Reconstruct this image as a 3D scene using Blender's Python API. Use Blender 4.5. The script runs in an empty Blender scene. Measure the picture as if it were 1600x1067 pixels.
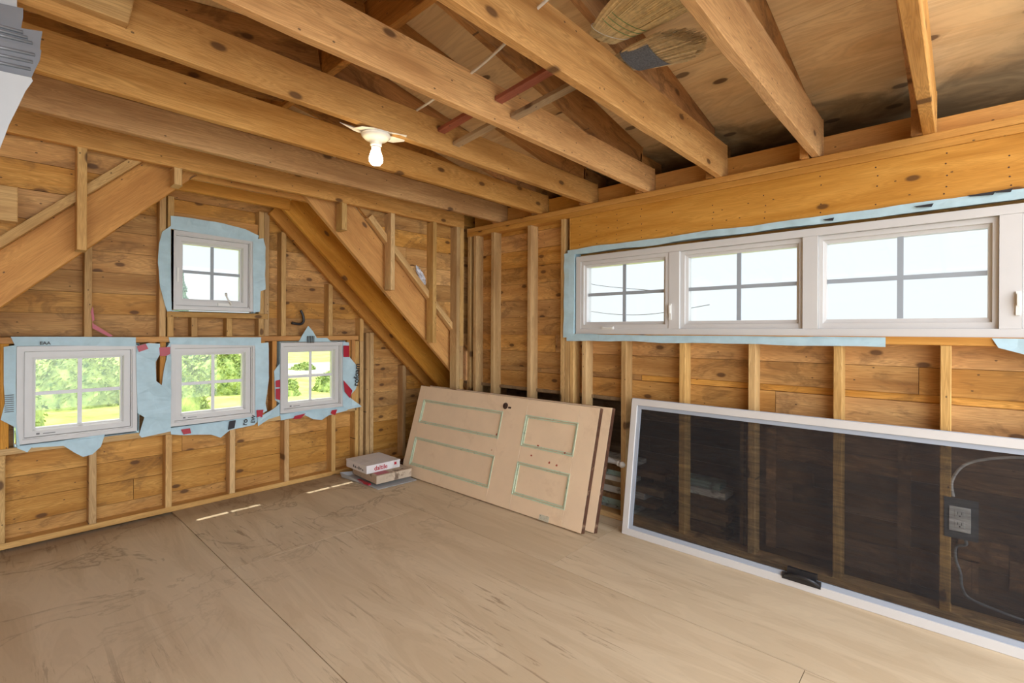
import bpy, bmesh, math, random
from mathutils import Vector, Matrix, noise
random.seed(7)
C = bpy.context.scene.collection
PI = math.pi

# ---------------------------------------------------------------- camera
YAW = 0.7446; ROLL = 0.0045; EYE = 1.284
cam_data = bpy.data.cameras.new('camera'); cam = bpy.data.objects.new('camera', cam_data); C.objects.link(cam)
fwd = Vector((math.cos(YAW), math.sin(YAW), 0)); right = Vector((math.sin(YAW), -math.cos(YAW), 0)); up = Vector((0, 0, 1))
rot = Matrix((right, up, -fwd)).transposed() @ Matrix.Rotation(ROLL, 3, 'Z')
cam.matrix_world = Matrix.Translation((0, 0, EYE)) @ rot.to_4x4()
cam_data.sensor_width = 36; cam_data.lens = 759.8 / 1600 * 36
cam_data.shift_y = -16.3 / 1600; cam_data.clip_start = 0.02; cam_data.clip_end = 500
bpy.context.scene.camera = cam

# ---------------------------------------------------------------- world, sun, exposure
SKY_A, SKY_B = 1.10, 4.9
w = bpy.data.worlds.new('sky'); bpy.context.scene.world = w; w.use_nodes = True
nt = w.node_tree; nt.nodes.clear()
tc = nt.nodes.new('ShaderNodeTexCoord'); sep = nt.nodes.new('ShaderNodeSeparateXYZ'); nt.links.new(tc.outputs['Generated'], sep.inputs[0])
cr = nt.nodes.new('ShaderNodeValToRGB'); nt.links.new(sep.outputs['Z'], cr.inputs[0])
e = cr.color_ramp.elements
e[0].position = 0.0; e[0].color = (0.80, 0.84, 0.86, 1); e[1].position = 1.0; e[1].color = (0.66, 0.70, 0.78, 1)
m_ = e.new(0.12); m_.color = (0.80, 0.86, 0.93, 1); m_ = e.new(0.45); m_.color = (0.76, 0.81, 0.90, 1)
bg = nt.nodes.new('ShaderNodeBackground'); nt.links.new(cr.outputs[0], bg.inputs[0])
# sky brightened over the open, unbuilt side as added fill for the attic
vd = nt.nodes.new('ShaderNodeVectorMath'); vd.operation = 'DOT_PRODUCT'; nt.links.new(tc.outputs['Generated'], vd.inputs[0]); vd.inputs[1].default_value = (-.38, -.80, .46)
mr = nt.nodes.new('ShaderNodeMapRange'); mr.interpolation_type = 'SMOOTHSTEP'; nt.links.new(vd.outputs['Value'], mr.inputs[0])
mr.inputs[1].default_value = .10; mr.inputs[2].default_value = .90; mr.inputs[3].default_value = SKY_A; mr.inputs[4].default_value = SKY_B
nt.links.new(mr.outputs[0], bg.inputs[1])
wo = nt.nodes.new('ShaderNodeOutputWorld'); nt.links.new(bg.outputs[0], wo.inputs[0])
sun_d = bpy.data.lights.new('sun', 'SUN'); sun_d.energy = 4.2; sun_d.angle = math.radians(0.6); sun_d.color = (1.0, 0.95, 0.86)
sun = bpy.data.objects.new('sun', sun_d); C.objects.link(sun)
sun.rotation_euler = Vector((0.01, -0.42, -0.95)).to_track_quat('-Z', 'Y').to_euler(); sun.location = (1, 8, 12)
sc = bpy.context.scene
sc.view_settings.view_transform = 'Standard'; sc.view_settings.look = 'None'; sc.view_settings.gamma = 1; sc.view_settings.use_curve_mapping = False
sc.view_settings.exposure = 0.34
sc.cycles.max_bounces = 8; sc.cycles.diffuse_bounces = 4; sc.cycles.transparent_max_bounces = 12
sc.cycles.use_denoising = True; sc.cycles.sample_clamp_indirect = 4

# ---------------------------------------------------------------- materials
def new_mat(name):
    m = bpy.data.materials.new(name); m.use_nodes = True
    n = m.node_tree; b = n.nodes['Principled BSDF']; b.inputs['Specular IOR Level'].default_value = 0.3
    return m, n, b
def N(n, t, **k):
    o = n.nodes.new(t)
    for a, v in k.items(): setattr(o, a, v)
    return o
def math_(n, op, a, b=None, clamp=False):
    o = N(n, 'ShaderNodeMath', operation=op); o.use_clamp = clamp
    for i, v in enumerate((a, b)):
        if v is None: continue
        if isinstance(v, (int, float)): o.inputs[i].default_value = v
        else: n.links.new(v, o.inputs[i])
    return o.outputs[0]
def ramp(n, src, stops):
    r = N(n, 'ShaderNodeValToRGB'); n.links.new(src, r.inputs[0]); e = r.color_ramp.elements
    while len(e) > 1: e.remove(e[-1])
    e[0].position = stops[0][0]; e[0].color = tuple(stops[0][1]) + (1,)
    for p, c in stops[1:]:
        x = e.new(p); x.color = tuple(c) + (1,)
    return r.outputs[0]
def g(v): return (v, v, v)
def mix(n, f, a, b, blend='MIX'):
    o = N(n, 'ShaderNodeMix', data_type='RGBA', blend_type=blend)
    if isinstance(f, (int, float)): o.inputs[0].default_value = f
    else: n.links.new(f, o.inputs[0])
    for i, v in ((6, a), (7, b)):
        if isinstance(v, tuple): o.inputs[i].default_value = v + (1,)
        else: n.links.new(v, o.inputs[i])
    return o.outputs[2]
def noise_(n, vec, scale, detail=3, rough=.55, dist=0.0):
    o = N(n, 'ShaderNodeTexNoise'); n.links.new(vec, o.inputs['Vector'])
    o.inputs['Scale'].default_value = scale; o.inputs['Detail'].default_value = detail
    o.inputs['Roughness'].default_value = rough; o.inputs['Distortion'].default_value = dist
    return o.outputs['Fac']
def mapping(n, vec, scale=(1, 1, 1), loc=(0, 0, 0), rot=(0, 0, 0)):
    o = N(n, 'ShaderNodeMapping'); n.links.new(vec, o.inputs[0])
    o.inputs['Scale'].default_value = scale; o.inputs['Location'].default_value = loc; o.inputs['Rotation'].default_value = rot
    return o.outputs[0]
def lin(r, gg, b):
    f = lambda c: ((c / 255 + .055) / 1.055) ** 2.4 if c > 10 else c / 3295
    return (f(r), f(gg), f(b))

SAT, VAL = .93, .95
def wood(name, light, dark, knots=.5, use_attr=False, stain=0.0, tint=.16, ring=1.0):
    """sawn softwood, grain along local x"""
    m, n, b = new_mat(name)
    t = N(n, 'ShaderNodeTexCoord').outputs['Object']
    if use_attr:
        a = N(n, 'ShaderNodeAttribute'); a.attribute_name = 'rnd'; rnd = a.outputs['Fac']
    else:
        rnd = N(n, 'ShaderNodeObjectInfo').outputs['Random']
    off = N(n, 'ShaderNodeCombineXYZ')
    n.links.new(math_(n, 'MULTIPLY', rnd, 37.0), off.inputs[0]); n.links.new(math_(n, 'MULTIPLY', rnd, 71.3), off.inputs[1]); n.links.new(math_(n, 'MULTIPLY', rnd, 19.7), off.inputs[2])
    va = N(n, 'ShaderNodeVectorMath', operation='ADD'); n.links.new(t, va.inputs[0]); n.links.new(off.outputs[0], va.inputs[1]); v = va.outputs[0]
    broad = noise_(n, mapping(n, v, (.9, 7, 7)), 1.6, 3, .5, .6)
    fine = noise_(n, mapping(n, v, (2.0, 90, 90)), 1.5, 2, .6)
    # knots
    kv = mapping(n, v, (3.0, 6.0, 6.0))
    vo = N(n, 'ShaderNodeTexVoronoi'); vo.voronoi_dimensions = '2D'; n.links.new(kv, vo.inputs['Vector']); vo.inputs['Scale'].default_value = 1.0
    sepc = N(n, 'ShaderNodeSeparateColor'); n.links.new(vo.outputs['Color'], sepc.inputs[0])
    mask = math_(n, 'GREATER_THAN', sepc.outputs[0], 1 - knots)
    dist = vo.outputs['Distance']
    swirl = math_(n, 'MULTIPLY', ramp(n, dist, [(0.0, g(1)), (.5, g(0))]), mask)
    rings = noise_(n, mapping(n, v, (.55, 11, 11)), 3.4, 2, .5, 1.2)
    rings = math_(n, 'FRACT', math_(n, 'ADD', math_(n, 'MULTIPLY', rings, 9.0), math_(n, 'MULTIPLY', swirl, 3.0)))
    rings = math_(n, 'ABSOLUTE', math_(n, 'SUBTRACT', rings, .5))
    core = math_(n, 'MULTIPLY', ramp(n, dist, [(0.0, g(1)), (.06, g(1)), (.10, g(0))]), mask)
    halo = math_(n, 'MULTIPLY', ramp(n, dist, [(0.05, g(1)), (.26, g(0))]), mask)
    col = ramp(n, broad, [(.28, tuple(x * .86 for x in dark)), (.47, tuple(.5 * (x + y) for x, y in zip(light, dark))), (.66, light)])
    r2 = math_(n, 'MULTIPLY', math_(n, 'SUBTRACT', 1.0, math_(n, 'MULTIPLY', rings, 2.0)), .46 * ring)
    col = mix(n, r2, col, tuple(x * .62 for x in dark))
    col = mix(n, math_(n, 'MULTIPLY', fine, .22), col, tuple(min(1, x * 1.18) for x in light))
    col = mix(n, math_(n, 'MULTIPLY', halo, .38), col, tuple(x * .75 for x in dark))
    col = mix(n, math_(n, 'MULTIPLY', core, .8), col, (.085, .036, .015))
    # nail holes / specks
    sv = N(n, 'ShaderNodeTexVoronoi'); sv.voronoi_dimensions = '2D'; n.links.new(mapping(n, v, (9, 14, 14)), sv.inputs['Vector']); sv.inputs['Scale'].default_value = 1.0
    s2 = N(n, 'ShaderNodeSeparateColor'); n.links.new(sv.outputs['Color'], s2.inputs[0])
    speck = math_(n, 'MULTIPLY', math_(n, 'LESS_THAN', sv.outputs['Distance'], .045), math_(n, 'GREATER_THAN', s2.outputs[1], .8))
    col = mix(n, math_(n, 'MULTIPLY', speck, .75), col, (.05, .03, .02))
    if stain:
        st = noise_(n, mapping(n, v, (1.4, 3.2, 3.2)), 2.2, 5, .62, 1.0)
        st = ramp(n, st, [(.52, g(0)), (.60, g(1)), (.64, g(.35)), (.8, g(.6))])
        col = mix(n, math_(n, 'MULTIPLY', st, stain), col, (.11, .052, .022))
    # per board tone
    hs = N(n, 'ShaderNodeHueSaturation'); n.links.new(col, hs.inputs['Color'])
    n.links.new(math_(n, 'ADD', math_(n, 'MULTIPLY', rnd, tint * 2), VAL - tint), hs.inputs['Value'])
    fr = math_(n, 'FRACT', math_(n, 'MULTIPLY', rnd, 7.31))
    n.links.new(math_(n, 'ADD', math_(n, 'MULTIPLY', fr, .14), SAT), hs.inputs['Saturation'])
    n.links.new(hs.outputs[0], b.inputs['Base Color']); b.inputs['Roughness'].default_value = .62
    bp = N(n, 'ShaderNodeBump'); bp.inputs['Strength'].default_value = .25; bp.inputs['Distance'].default_value = .002
    n.links.new(math_(n, 'ADD', fine, math_(n, 'MULTIPLY', rings, .8)), bp.inputs['Height']); n.links.new(bp.outputs[0], b.inputs['Normal'])
    return m

SPRUCE_L = lin(226, 176, 112); SPRUCE_D = lin(176, 118, 58)
M = {}
M['joist'] = wood('joist_spruce', lin(222, 173, 110), lin(184, 128, 68), .45, ring=1.3)
M['stud'] = wood('stud_spruce', lin(222, 184, 124), lin(180, 134, 78), .30, tint=.14, ring=1.2)
M['rafter'] = wood('rafter_spruce', lin(205, 152, 92), lin(140, 92, 48), .35, stain=.55, tint=.2)
M['dormer'] = wood('dormer_spruce', lin(216, 158, 80), lin(186, 122, 50), .30, ring=1.0, tint=.06)
M['siding'] = wood('board_sheathing', lin(222, 172, 102), lin(180, 122, 58), .6, True, stain=.42, tint=.16, ring=1.3)
M['header'] = wood('header_fir', lin(218, 164, 90), lin(188, 128, 58), .12, ring=.8, tint=.05)
M['oldboard'] = wood('old_boards', lin(158, 126, 94), lin(92, 68, 48), .4, True, stain=.6, tint=.36)
M['redwood'] = wood('red_strapping', lin(176, 100, 72), lin(140, 72, 50), .1)
M['greywood'] = wood('weathered_strapping', lin(180, 150, 112), lin(130, 104, 74), .2)

def plywood(name, light, dark, grain_x=True, mould=False, floor=False):
    m, n, b = new_mat(name)
    t = N(n, 'ShaderNodeTexCoord').outputs['Object']
    a = N(n, 'ShaderNodeAttribute'); a.attribute_name = 'rnd'; rnd = a.outputs['Fac']
    off = N(n, 'ShaderNodeCombineXYZ'); n.links.new(math_(n, 'MULTIPLY', rnd, 23.0), off.inputs[0]); n.links.new(math_(n, 'MULTIPLY', rnd, 11.3), off.inputs[1])
    va = N(n, 'ShaderNodeVectorMath', operation='ADD'); n.links.new(t, va.inputs[0]); n.links.new(off.outputs[0], va.inputs[1]); v = va.outputs[0]
    s = (.35, 2.2, 1) if grain_x else (2.2, .35, 1)
    figure = noise_(n, mapping(n, v, s), 2.2, 4, .55, 1.6)
    bands = math_(n, 'ABSOLUTE', math_(n, 'SUBTRACT', math_(n, 'FRACT', math_(n, 'MULTIPLY', figure, 11.0)), .5))
    s3 = (1.2, 70, 1) if grain_x else (70, 1.2, 1)
    fine = noise_(n, mapping(n, v, s3), 1.6, 3, .6, .3)
    blot = noise_(n, v, 1.3, 4, .6, .4)
    col = ramp(n, figure, [(.3, dark), (.6, light)])
    col = mix(n, math_(n, 'MULTIPLY', math_(n, 'SUBTRACT', 1.0, math_(n, 'MULTIPLY', bands, 2.6), True), .35 if not floor else .13), col, tuple(x * .72 for x in dark))
    col = mix(n, math_(n, 'MULTIPLY', fine, .25), col, tuple(min(1, x * 1.12) for x in light))
    if not floor:
        kv = mapping(n, v, (4.0, 8.0, 1) if grain_x else (8.0, 4.0, 1))
        vo = N(n, 'ShaderNodeTexVoronoi'); vo.voronoi_dimensions = '2D'; n.links.new(kv, vo.inputs['Vector']); vo.inputs['Scale'].default_value = .8
        sc_ = N(n, 'ShaderNodeSeparateColor'); n.links.new(vo.outputs['Color'], sc_.inputs[0])
        mk = math_(n, 'GREATER_THAN', sc_.outputs[0], .72)
        col = mix(n, math_(n, 'MULTIPLY', math_(n, 'MULTIPLY', ramp(n, vo.outputs['Distance'], [(.04, g(1)), (.35, g(0))]), mk), .45), col, tuple(x * .6 for x in dark))
        col = mix(n, math_(n, 'MULTIPLY', math_(n, 'MULTIPLY', ramp(n, vo.outputs['Distance'], [(.10, g(1)), (.135, g(0))]), mk), .85), col, (.075, .028, .014))
    else:
        # torn-grain flecks and water rings of the worn floor
        fl = noise_(n, mapping(n, v, (.9, 13, 1) if grain_x else (13, .9, 1)), 2.4, 5, .72, .6)
        zone = noise_(n, v, .9, 3, .5, .5)
        flm = math_(n, 'MULTIPLY', ramp(n, fl, [(.57, g(0)), (.63, g(1))]), ramp(n, zone, [(.42, g(0)), (.58, g(1))]))
        col = mix(n, math_(n, 'MULTIPLY', flm, .6), col, lin(126, 100, 74))
        wr = noise_(n, mapping(n, v, (1, 1, 1)), 1.5, 6, .62, .8)
        wl = ramp(n, wr, [(.525, g(0)), (.545, g(1)), (.555, g(.15)), (.60, g(0))])
        sxy = N(n, 'ShaderNodeSeparateXYZ'); n.links.new(t, sxy.inputs[0])
        near = ramp(n, math_(n, 'DIVIDE', sxy.outputs[1], 4.0), [(.52, g(0.0)), (.86, g(1))])
        col = mix(n, math_(n, 'MULTIPLY', math_(n, 'MULTIPLY', wl, near), .6), col, lin(120, 96, 72))
        dirt = ramp(n, math_(n, 'ADD', math_(n, 'DIVIDE', sxy.outputs[1], 4.0), math_(n, 'MULTIPLY', math_(n, 'SUBTRACT', blot, .5), .10)), [(.935, g(0)), (.985, g(1))])
        col = mix(n, math_(n, 'MULTIPLY', dirt, .55), col, lin(120, 100, 80))
        flat = noise_(n, v, 300, 2, .7)
        col = mix(n, math_(n, 'MULTIPLY', math_(n, 'GREATER_THAN', flat, .70), .25), col, lin(230, 215, 190))
    col = mix(n, math_(n, 'MULTIPLY', ramp(n, blot, [(.42, g(0)), (.7, g(1))]), .28), col, tuple(x * .8 for x in light))
    if mould:
        sxy = N(n, 'ShaderNodeSeparateXYZ'); n.links.new(t, sxy.inputs[0])
        mn = noise_(n, mapping(n, t, (1.5, 1.0, 1)), 2.4, 5, .6, .8)
        e1 = math_(n, 'ADD', sxy.outputs[0], math_(n, 'MULTIPLY', math_(n, 'SUBTRACT', mn, .5), .95))
        grey = ramp(n, math_(n, 'DIVIDE', e1, 4.0), [(.64, g(0)), (.71, g(.5)), (.80, g(.6))])
        blk = ramp(n, math_(n, 'DIVIDE', e1, 4.0), [(.735, g(0)), (.775, g(.9)), (.80, g(.4)), (.83, g(.9))])
        col = mix(n, math_(n, 'MULTIPLY', grey, .55), col, lin(128, 112, 92))
        col = mix(n, math_(n, 'MULTIPLY', blk, .6), col, (.022, .020, .019))
    n.links.new(col, b.inputs['Base Color']); b.inputs['Roughness'].default_value = .55 if floor else .65
    bp = N(n, 'ShaderNodeBump'); bp.inputs['Strength'].default_value = .15; bp.inputs['Distance'].default_value = .002
    n.links.new(fine, bp.inputs['Height']); n.links.new(bp.outputs[0], b.inputs['Normal'])
    return m
M['floor'] = plywood('floor_plywood', lin(214, 194, 162), lin(194, 171, 138), False, floor=True)
M['roofply'] = plywood('roof_plywood', lin(246, 218, 170), lin(222, 182, 128), False, mould=True)
M['ply'] = plywood('plain_plywood', lin(222, 184, 130), lin(184, 140, 88), True)

def plain(name, col, rough=.5, spec=.4, metal=0, bump=0, var=0, vscale=8, dirt=None, dirt_scale=5, dirt_amt=.5):
    m, n, b = new_mat(name)
    b.inputs['Roughness'].default_value = rough; b.inputs['Specular IOR Level'].default_value = spec; b.inputs['Metallic'].default_value = metal
    t = N(n, 'ShaderNodeTexCoord').outputs['Object']
    nz = noise_(n, t, vscale, 4, .6)
    c = ramp(n, nz, [(.3, tuple(x * (1 - var) for x in col)), (.7, tuple(min(1, x * (1 + var)) for x in col))])
    if dirt:
        d = ramp(n, noise_(n, t, dirt_scale, 6, .7, .4), [(.56, g(0)), (.66, g(1))])
        c = mix(n, math_(n, 'MULTIPLY', d, dirt_amt), c, dirt)
    n.links.new(c, b.inputs['Base Color'])
    if bump:
        bp = N(n, 'ShaderNodeBump'); bp.inputs['Strength'].default_value = bump; bp.inputs['Distance'].default_value = .003
        n.links.new(nz, bp.inputs['Height']); n.links.new(bp.outputs[0], b.inputs['Normal'])
    return m
M['vinyl'] = plain('white_vinyl', (.60, .59, .575), .35, .5, var=.02)
M['grille'] = plain('grey_grille_bar', (.33, .37, .41), .4, .4)
M['grille_sunlit'] = plain('sunlit_grille_bar', (.72, .73, .75), .4, .4)  # sunlight on the lower windows' bars put into their colour
M['wrap'] = plain('pale_blue_wrap', lin(176, 204, 214), .45, .4, var=.07, vscale=14, bump=.3)
M['red'] = plain('red_tape', lin(168, 26, 48), .35, .5, var=.08)
M['ink'] = plain('black_ink', (.02, .02, .025), .5)
M['crimson'] = plain('crimson_ink', lin(176, 36, 52), .5)
M['doorpaint'] = plain('pink_beige_paint', lin(232, 206, 172), .5, .4, var=.035, vscale=5, dirt=lin(200, 168, 132), dirt_scale=3.2, dirt_amt=.3)
M['green'] = plain('pale_green_paint', lin(196, 208, 180), .5, .4, var=.06, dirt=lin(120, 144, 120), dirt_scale=30, dirt_amt=.6)
M['edge'] = plain('dark_door_edge', lin(84, 56, 42), .7, .2, var=.35, vscale=25, dirt=lin(180, 150, 120), dirt_scale=14, dirt_amt=.6)
M['chip'] = plain('red_primer', lin(168, 82, 60), .7, .2)
M['iron'] = plain('rusty_iron', lin(74, 52, 42), .5, .5, .3, var=.3, vscale=40)
M['hinge'] = plain('painted_hinge', lin(196, 190, 168), .5, .4, dirt=(.05, .05, .04), dirt_scale=60, dirt_amt=.9)
M['alu'] = plain('white_aluminium', (.62, .60, .57), .3, .5, var=.02)
M['channel'] = plain('blue_grey_channel', (.36, .40, .46), .35, .5)
M['black'] = plain('black_plastic', (.018, .018, .02), .35, .5)
M['plastic'] = plain('white_plastic', (.75, .74, .70), .35, .5)
M['dimplastic'] = plain('grey_gasket', (.13, .13, .13), .6, .3)
M['porcelain'] = plain('porcelain', (.82, .79, .70), .15, .6)
M['paper'] = plain('off_white_card', (.80, .75, .68), .7, .2, var=.05, bump=.2)
M['box'] = plain('white_carton', (.74, .71, .70), .6, .3, var=.03, dirt=(.45, .42, .4), dirt_scale=6, dirt_amt=.4)
M['oldbox'] = plain('worn_carton', lin(190, 172, 150), .8, .2, var=.12, vscale=10, dirt=lin(92, 70, 56), dirt_scale=9, dirt_amt=.8)
M['straw'] = plain('broom_straw', lin(226, 206, 160), .8, .2, var=.2, vscale=60)
M['straw2'] = plain('grey_broom_straw', lin(214, 194, 156), .8, .2, var=.2, vscale=60)
M['felt'] = plain('blue_grey_felt', lin(104, 112, 124), .95, .1, var=.35, vscale=160, bump=.6)
M['thread'] = plain('green_twine', lin(120, 160, 110), .7, .2)
M['foil'] = plain('silver_vinyl', (.30, .33, .37), .25, .6, .45, var=.15, vscale=3)
M['foil_w'] = plain('grey_white_vinyl', (.46, .47, .48), .45, .4, var=.08, vscale=4)
M['oldpaint'] = plain('flaking_white_paint', (.60, .58, .52), .7, .3, var=.15, dirt=lin(70, 50, 38), dirt_scale=12, dirt_amt=.85)
M['oldgreen'] = plain('flaking_green_paint', lin(150, 170, 160), .7, .3, var=.15, dirt=lin(70, 52, 40), dirt_scale=12, dirt_amt=.8)
M['cable'] = plain('white_cable', (.72, .70, .66), .4, .4)
M['dcable'] = plain('grey_cable', (.25, .25, .25), .4, .4)
M['film'] = plain('crumpled_film', (.55, .55, .60), .25, .6, var=.3, vscale=30, bump=1)

def glass():
    m = bpy.data.materials.new('window_glass'); m.use_nodes = True; n = m.node_tree; n.nodes.clear()
    o = N(n, 'ShaderNodeOutputMaterial'); tr = N(n, 'ShaderNodeBsdfTransparent'); gl = N(n, 'ShaderNodeBsdfGlossy'); gl.inputs['Roughness'].default_value = .02
    tr.inputs[0].default_value = (.95, .97, .97, 1)
    fr = N(n, 'ShaderNodeLayerWeight'); fr.inputs[0].default_value = .5
    ff = math_(n, 'ADD', math_(n, 'MULTIPLY', math_(n, 'POWER', fr.outputs['Facing'], 5.0), .6), .035)
    mx = N(n, 'ShaderNodeMixShader'); n.links.new(ff, mx.inputs[0]); n.links.new(tr.outputs[0], mx.inputs[1]); n.links.new(gl.outputs[0], mx.inputs[2]); n.links.new(mx.outputs[0], o.inputs[0])
    return m
M['glass'] = glass()
def screen_mesh():
    m = bpy.data.materials.new('insect_screen'); m.use_nodes = True; n = m.node_tree; n.nodes.clear()
    o = N(n, 'ShaderNodeOutputMaterial'); tr = N(n, 'ShaderNodeBsdfTransparent'); df = N(n, 'ShaderNodeBsdfDiffuse'); df.inputs[0].default_value = (.036, .035, .036, 1)
    t = N(n, 'ShaderNodeTexCoord').outputs['Object']
    wv = noise_(n, mapping(n, t, (2.2, 16, 16)), 2.2, 3, .6, 1.2)
    f = ramp(n, wv, [(.32, g(.28)), (.68, g(.50))])
    mx = N(n, 'ShaderNodeMixShader'); n.links.new(f, mx.inputs[0]); n.links.new(tr.outputs[0], mx.inputs[1]); n.links.new(df.outputs[0], mx.inputs[2]); n.links.new(mx.outputs[0], o.inputs[0])
    return m
M['screen'] = screen_mesh()
def emit(name, col, s):
    m = bpy.data.materials.new(name); m.use_nodes = True; n = m.node_tree; n.nodes.clear()
    o = N(n, 'ShaderNodeOutputMaterial'); e_ = N(n, 'ShaderNodeEmission'); e_.inputs[0].default_value = col + (1,); e_.inputs[1].default_value = s
    n.links.new(e_.outputs[0], o.inputs[0]); return m
M['bulb'] = emit('lit_bulb', (1.0, .78, .46), 24)
def foliage(name, a, b_, scale):
    m, n, b = new_mat(name); t = N(n, 'ShaderNodeTexCoord').outputs['Object']
    c = ramp(n, noise_(n, t, scale, 6, .7), [(.34, a), (.62, b_)]); n.links.new(c, b.inputs['Base Color']); b.inputs['Roughness'].default_value = .8
    return m
M['grass'] = foliage('meadow_grass', lin(128, 150, 62), lin(204, 208, 110), .55)
M['bush'] = foliage('bush_leaves', lin(78, 108, 52), lin(176, 190, 104), 2.2)
M['spruce_tree'] = foliage('spruce_needles', lin(60, 84, 66), lin(104, 128, 100), 2.2)
M['road'] = plain('gravel_road', lin(190, 180, 170), .9, .1, var=.06, vscale=1)

# ---------------------------------------------------------------- mesh helpers
def link(name, bm, mat, parent=None, mw=None, smooth=False):
    me = bpy.data.meshes.new(name)
    if smooth:
        for f in bm.faces: f.smooth = True
    bmesh.ops.recalc_face_normals(bm, faces=bm.faces)
    bm.to_mesh(me); bm.free()
    for m in (mat if isinstance(mat, (list, tuple)) else [mat]): me.materials.append(m)
    o = bpy.data.objects.new(name, me); C.objects.link(o)
    if mw is not None: o.matrix_world = mw
    if parent is not None:
        o.parent = parent; o.matrix_parent_inverse = parent.matrix_world.inverted()
    return o
def tag(o, label, cat, group=None):
    o['label'] = label; o['category'] = cat
    if group: o['group'] = group
    return o
def thing(name, label, cat, loc=(0, 0, 0), rz=0, group=None):
    o = bpy.data.objects.new(name, None); C.objects.link(o); o.empty_display_size = .1
    o.matrix_world = Matrix.Translation(loc) @ Matrix.Rotation(rz, 4, 'Z')
    return tag(o, label, cat, group)
def struct(o): o['kind'] = 'structure'; return o
def box(bm, x0, y0, z0, x1, y1, z1):
    vs = [bm.verts.new(p) for p in ((x0, y0, z0), (x1, y0, z0), (x1, y1, z0), (x0, y1, z0), (x0, y0, z1), (x1, y0, z1), (x1, y1, z1), (x0, y1, z1))]
    return [bm.faces.new([vs[i] for i in q]) for q in ((0, 3, 2, 1), (4, 5, 6, 7), (0, 1, 5, 4), (1, 2, 6, 5), (2, 3, 7, 6), (3, 0, 4, 7))]
def boxes(name, lst, mat, parent=None, bevel=0, mw=None):
    bm = bmesh.new()
    for b in lst: box(bm, *b)
    if bevel: bmesh.ops.bevel(bm, geom=bm.edges[:], offset=bevel, segments=1, affect='EDGES')
    return link(name, bm, mat, parent, mw)
def beam(name, org, ax, length, wd, width, td, thick, mat, parent=None, s0=0, s1=0, bevel=.0025, wane=0):
    """board with its own frame: local x along the length; s0/s1 slide the far-width corners of each end (mitre)"""
    ax, wd, td = Vector(ax).normalized(), Vector(wd).normalized(), Vector(td).normalized(); org = Vector(org)
    if ax.cross(wd).dot(td) < 0: org = org + td * thick; td = -td
    bm = bmesh.new()
    n = max(2, int(length / .12)) if wane else 1
    rings = []
    ph = random.random() * 10
    for i in range(n + 1):
        u = i / n; a = s0 * (1 - u); x0 = u * length; x1 = s0 * (1 - u) + (length + s1) * u if True else 0
        dw = wane * (noise.noise(Vector((ph, x0 * 3, 0)))) if wane else 0
        rings.append([bm.verts.new(p) for p in ((x0, dw, 0), (x1, width, 0), (x1, width, thick), (x0, dw * .4, thick))])
    for a_, b_ in zip(rings, rings[1:]):
        for k in range(4): bm.faces.new((a_[k], a_[(k + 1) % 4], b_[(k + 1) % 4], b_[k]))
    bm.faces.new(rings[0]); bm.faces.new(rings[-1][::-1])
    if bevel:
        bm.normal_update()
        es = [e_ for e_ in bm.edges if len(e_.link_faces) == 2 and e_.calc_face_angle(0) > .6]
        bmesh.ops.bevel(bm, geom=es, offset=bevel, segments=1, affect='EDGES')
    mw = Matrix((ax, wd, td)).transposed().to_4x4(); mw.translation = org
    return link(name, bm, mat, parent, mw)
def tube(bm, pts, r, seg=8, cap=True):
    pts = [Vector(p) for p in pts]; rs = r if isinstance(r, (list, tuple)) else [r] * len(pts)
    prev = None; rings = []
    for i, p in enumerate(pts):
        t = (pts[min(i + 1, len(pts) - 1)] - pts[max(i - 1, 0)]).normalized()
        a = prev if prev is not None else (Vector((0, 0, 1)) if abs(t.z) < .9 else Vector((1, 0, 0)))
        a = (a - t * a.dot(t)).normalized(); b = t.cross(a); prev = a
        rings.append([bm.verts.new(p + (a * math.cos(2 * PI * k / seg) + b * math.sin(2 * PI * k / seg)) * rs[i]) for k in range(seg)])
    for A, B in zip(rings, rings[1:]):
        for k in range(seg): bm.faces.new((A[k], A[(k + 1) % seg], B[(k + 1) % seg], B[k]))
    if cap: bm.faces.new(rings[0][::-1]); bm.faces.new(rings[-1])
def smooth_path(pts, sub=6):
    P = [Vector(p) for p in pts]; out = []
    for i in range(len(P) - 1):
        p0 = P[max(i - 1, 0)]; p1 = P[i]; p2 = P[i + 1]; p3 = P[min(i + 2, len(P) - 1)]
        for k in range(sub):
            t = k / sub
            out.append(.5 * ((2 * p1) + (p2 - p0) * t + (2 * p0 - 5 * p1 + 4 * p2 - p3) * t * t + (3 * p1 - p0 - 3 * p2 + p3) * t ** 3))
    out.append(P[-1]); return out
def lathe(bm, prof, seg=24, mw=Matrix()):
    rings = []
    for r, z in prof:
        if r < 1e-5: rings.append([bm.verts.new(mw @ Vector((0, 0, z)))])
        else: rings.append([bm.verts.new(mw @ Vector((r * math.cos(2 * PI * k / seg), r * math.sin(2 * PI * k / seg), z))) for k in range(seg)])
    for A, B in zip(rings, rings[1:]):
        for k in range(seg):
            a, b, c, d = A[k % len(A)], A[(k + 1) % len(A)], B[(k + 1) % len(B)], B[k % len(B)]
            vs = []
            for v_ in (a, b, c, d):
                if v_ not in vs: vs.append(v_)
            if len(vs) > 2: bm.faces.new(vs)
def set_rnd(me, vals):
    at = me.attributes.new('rnd', 'FLOAT', 'FACE')
    for i, v_ in enumerate(vals): at.data[i].value = v_
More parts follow.
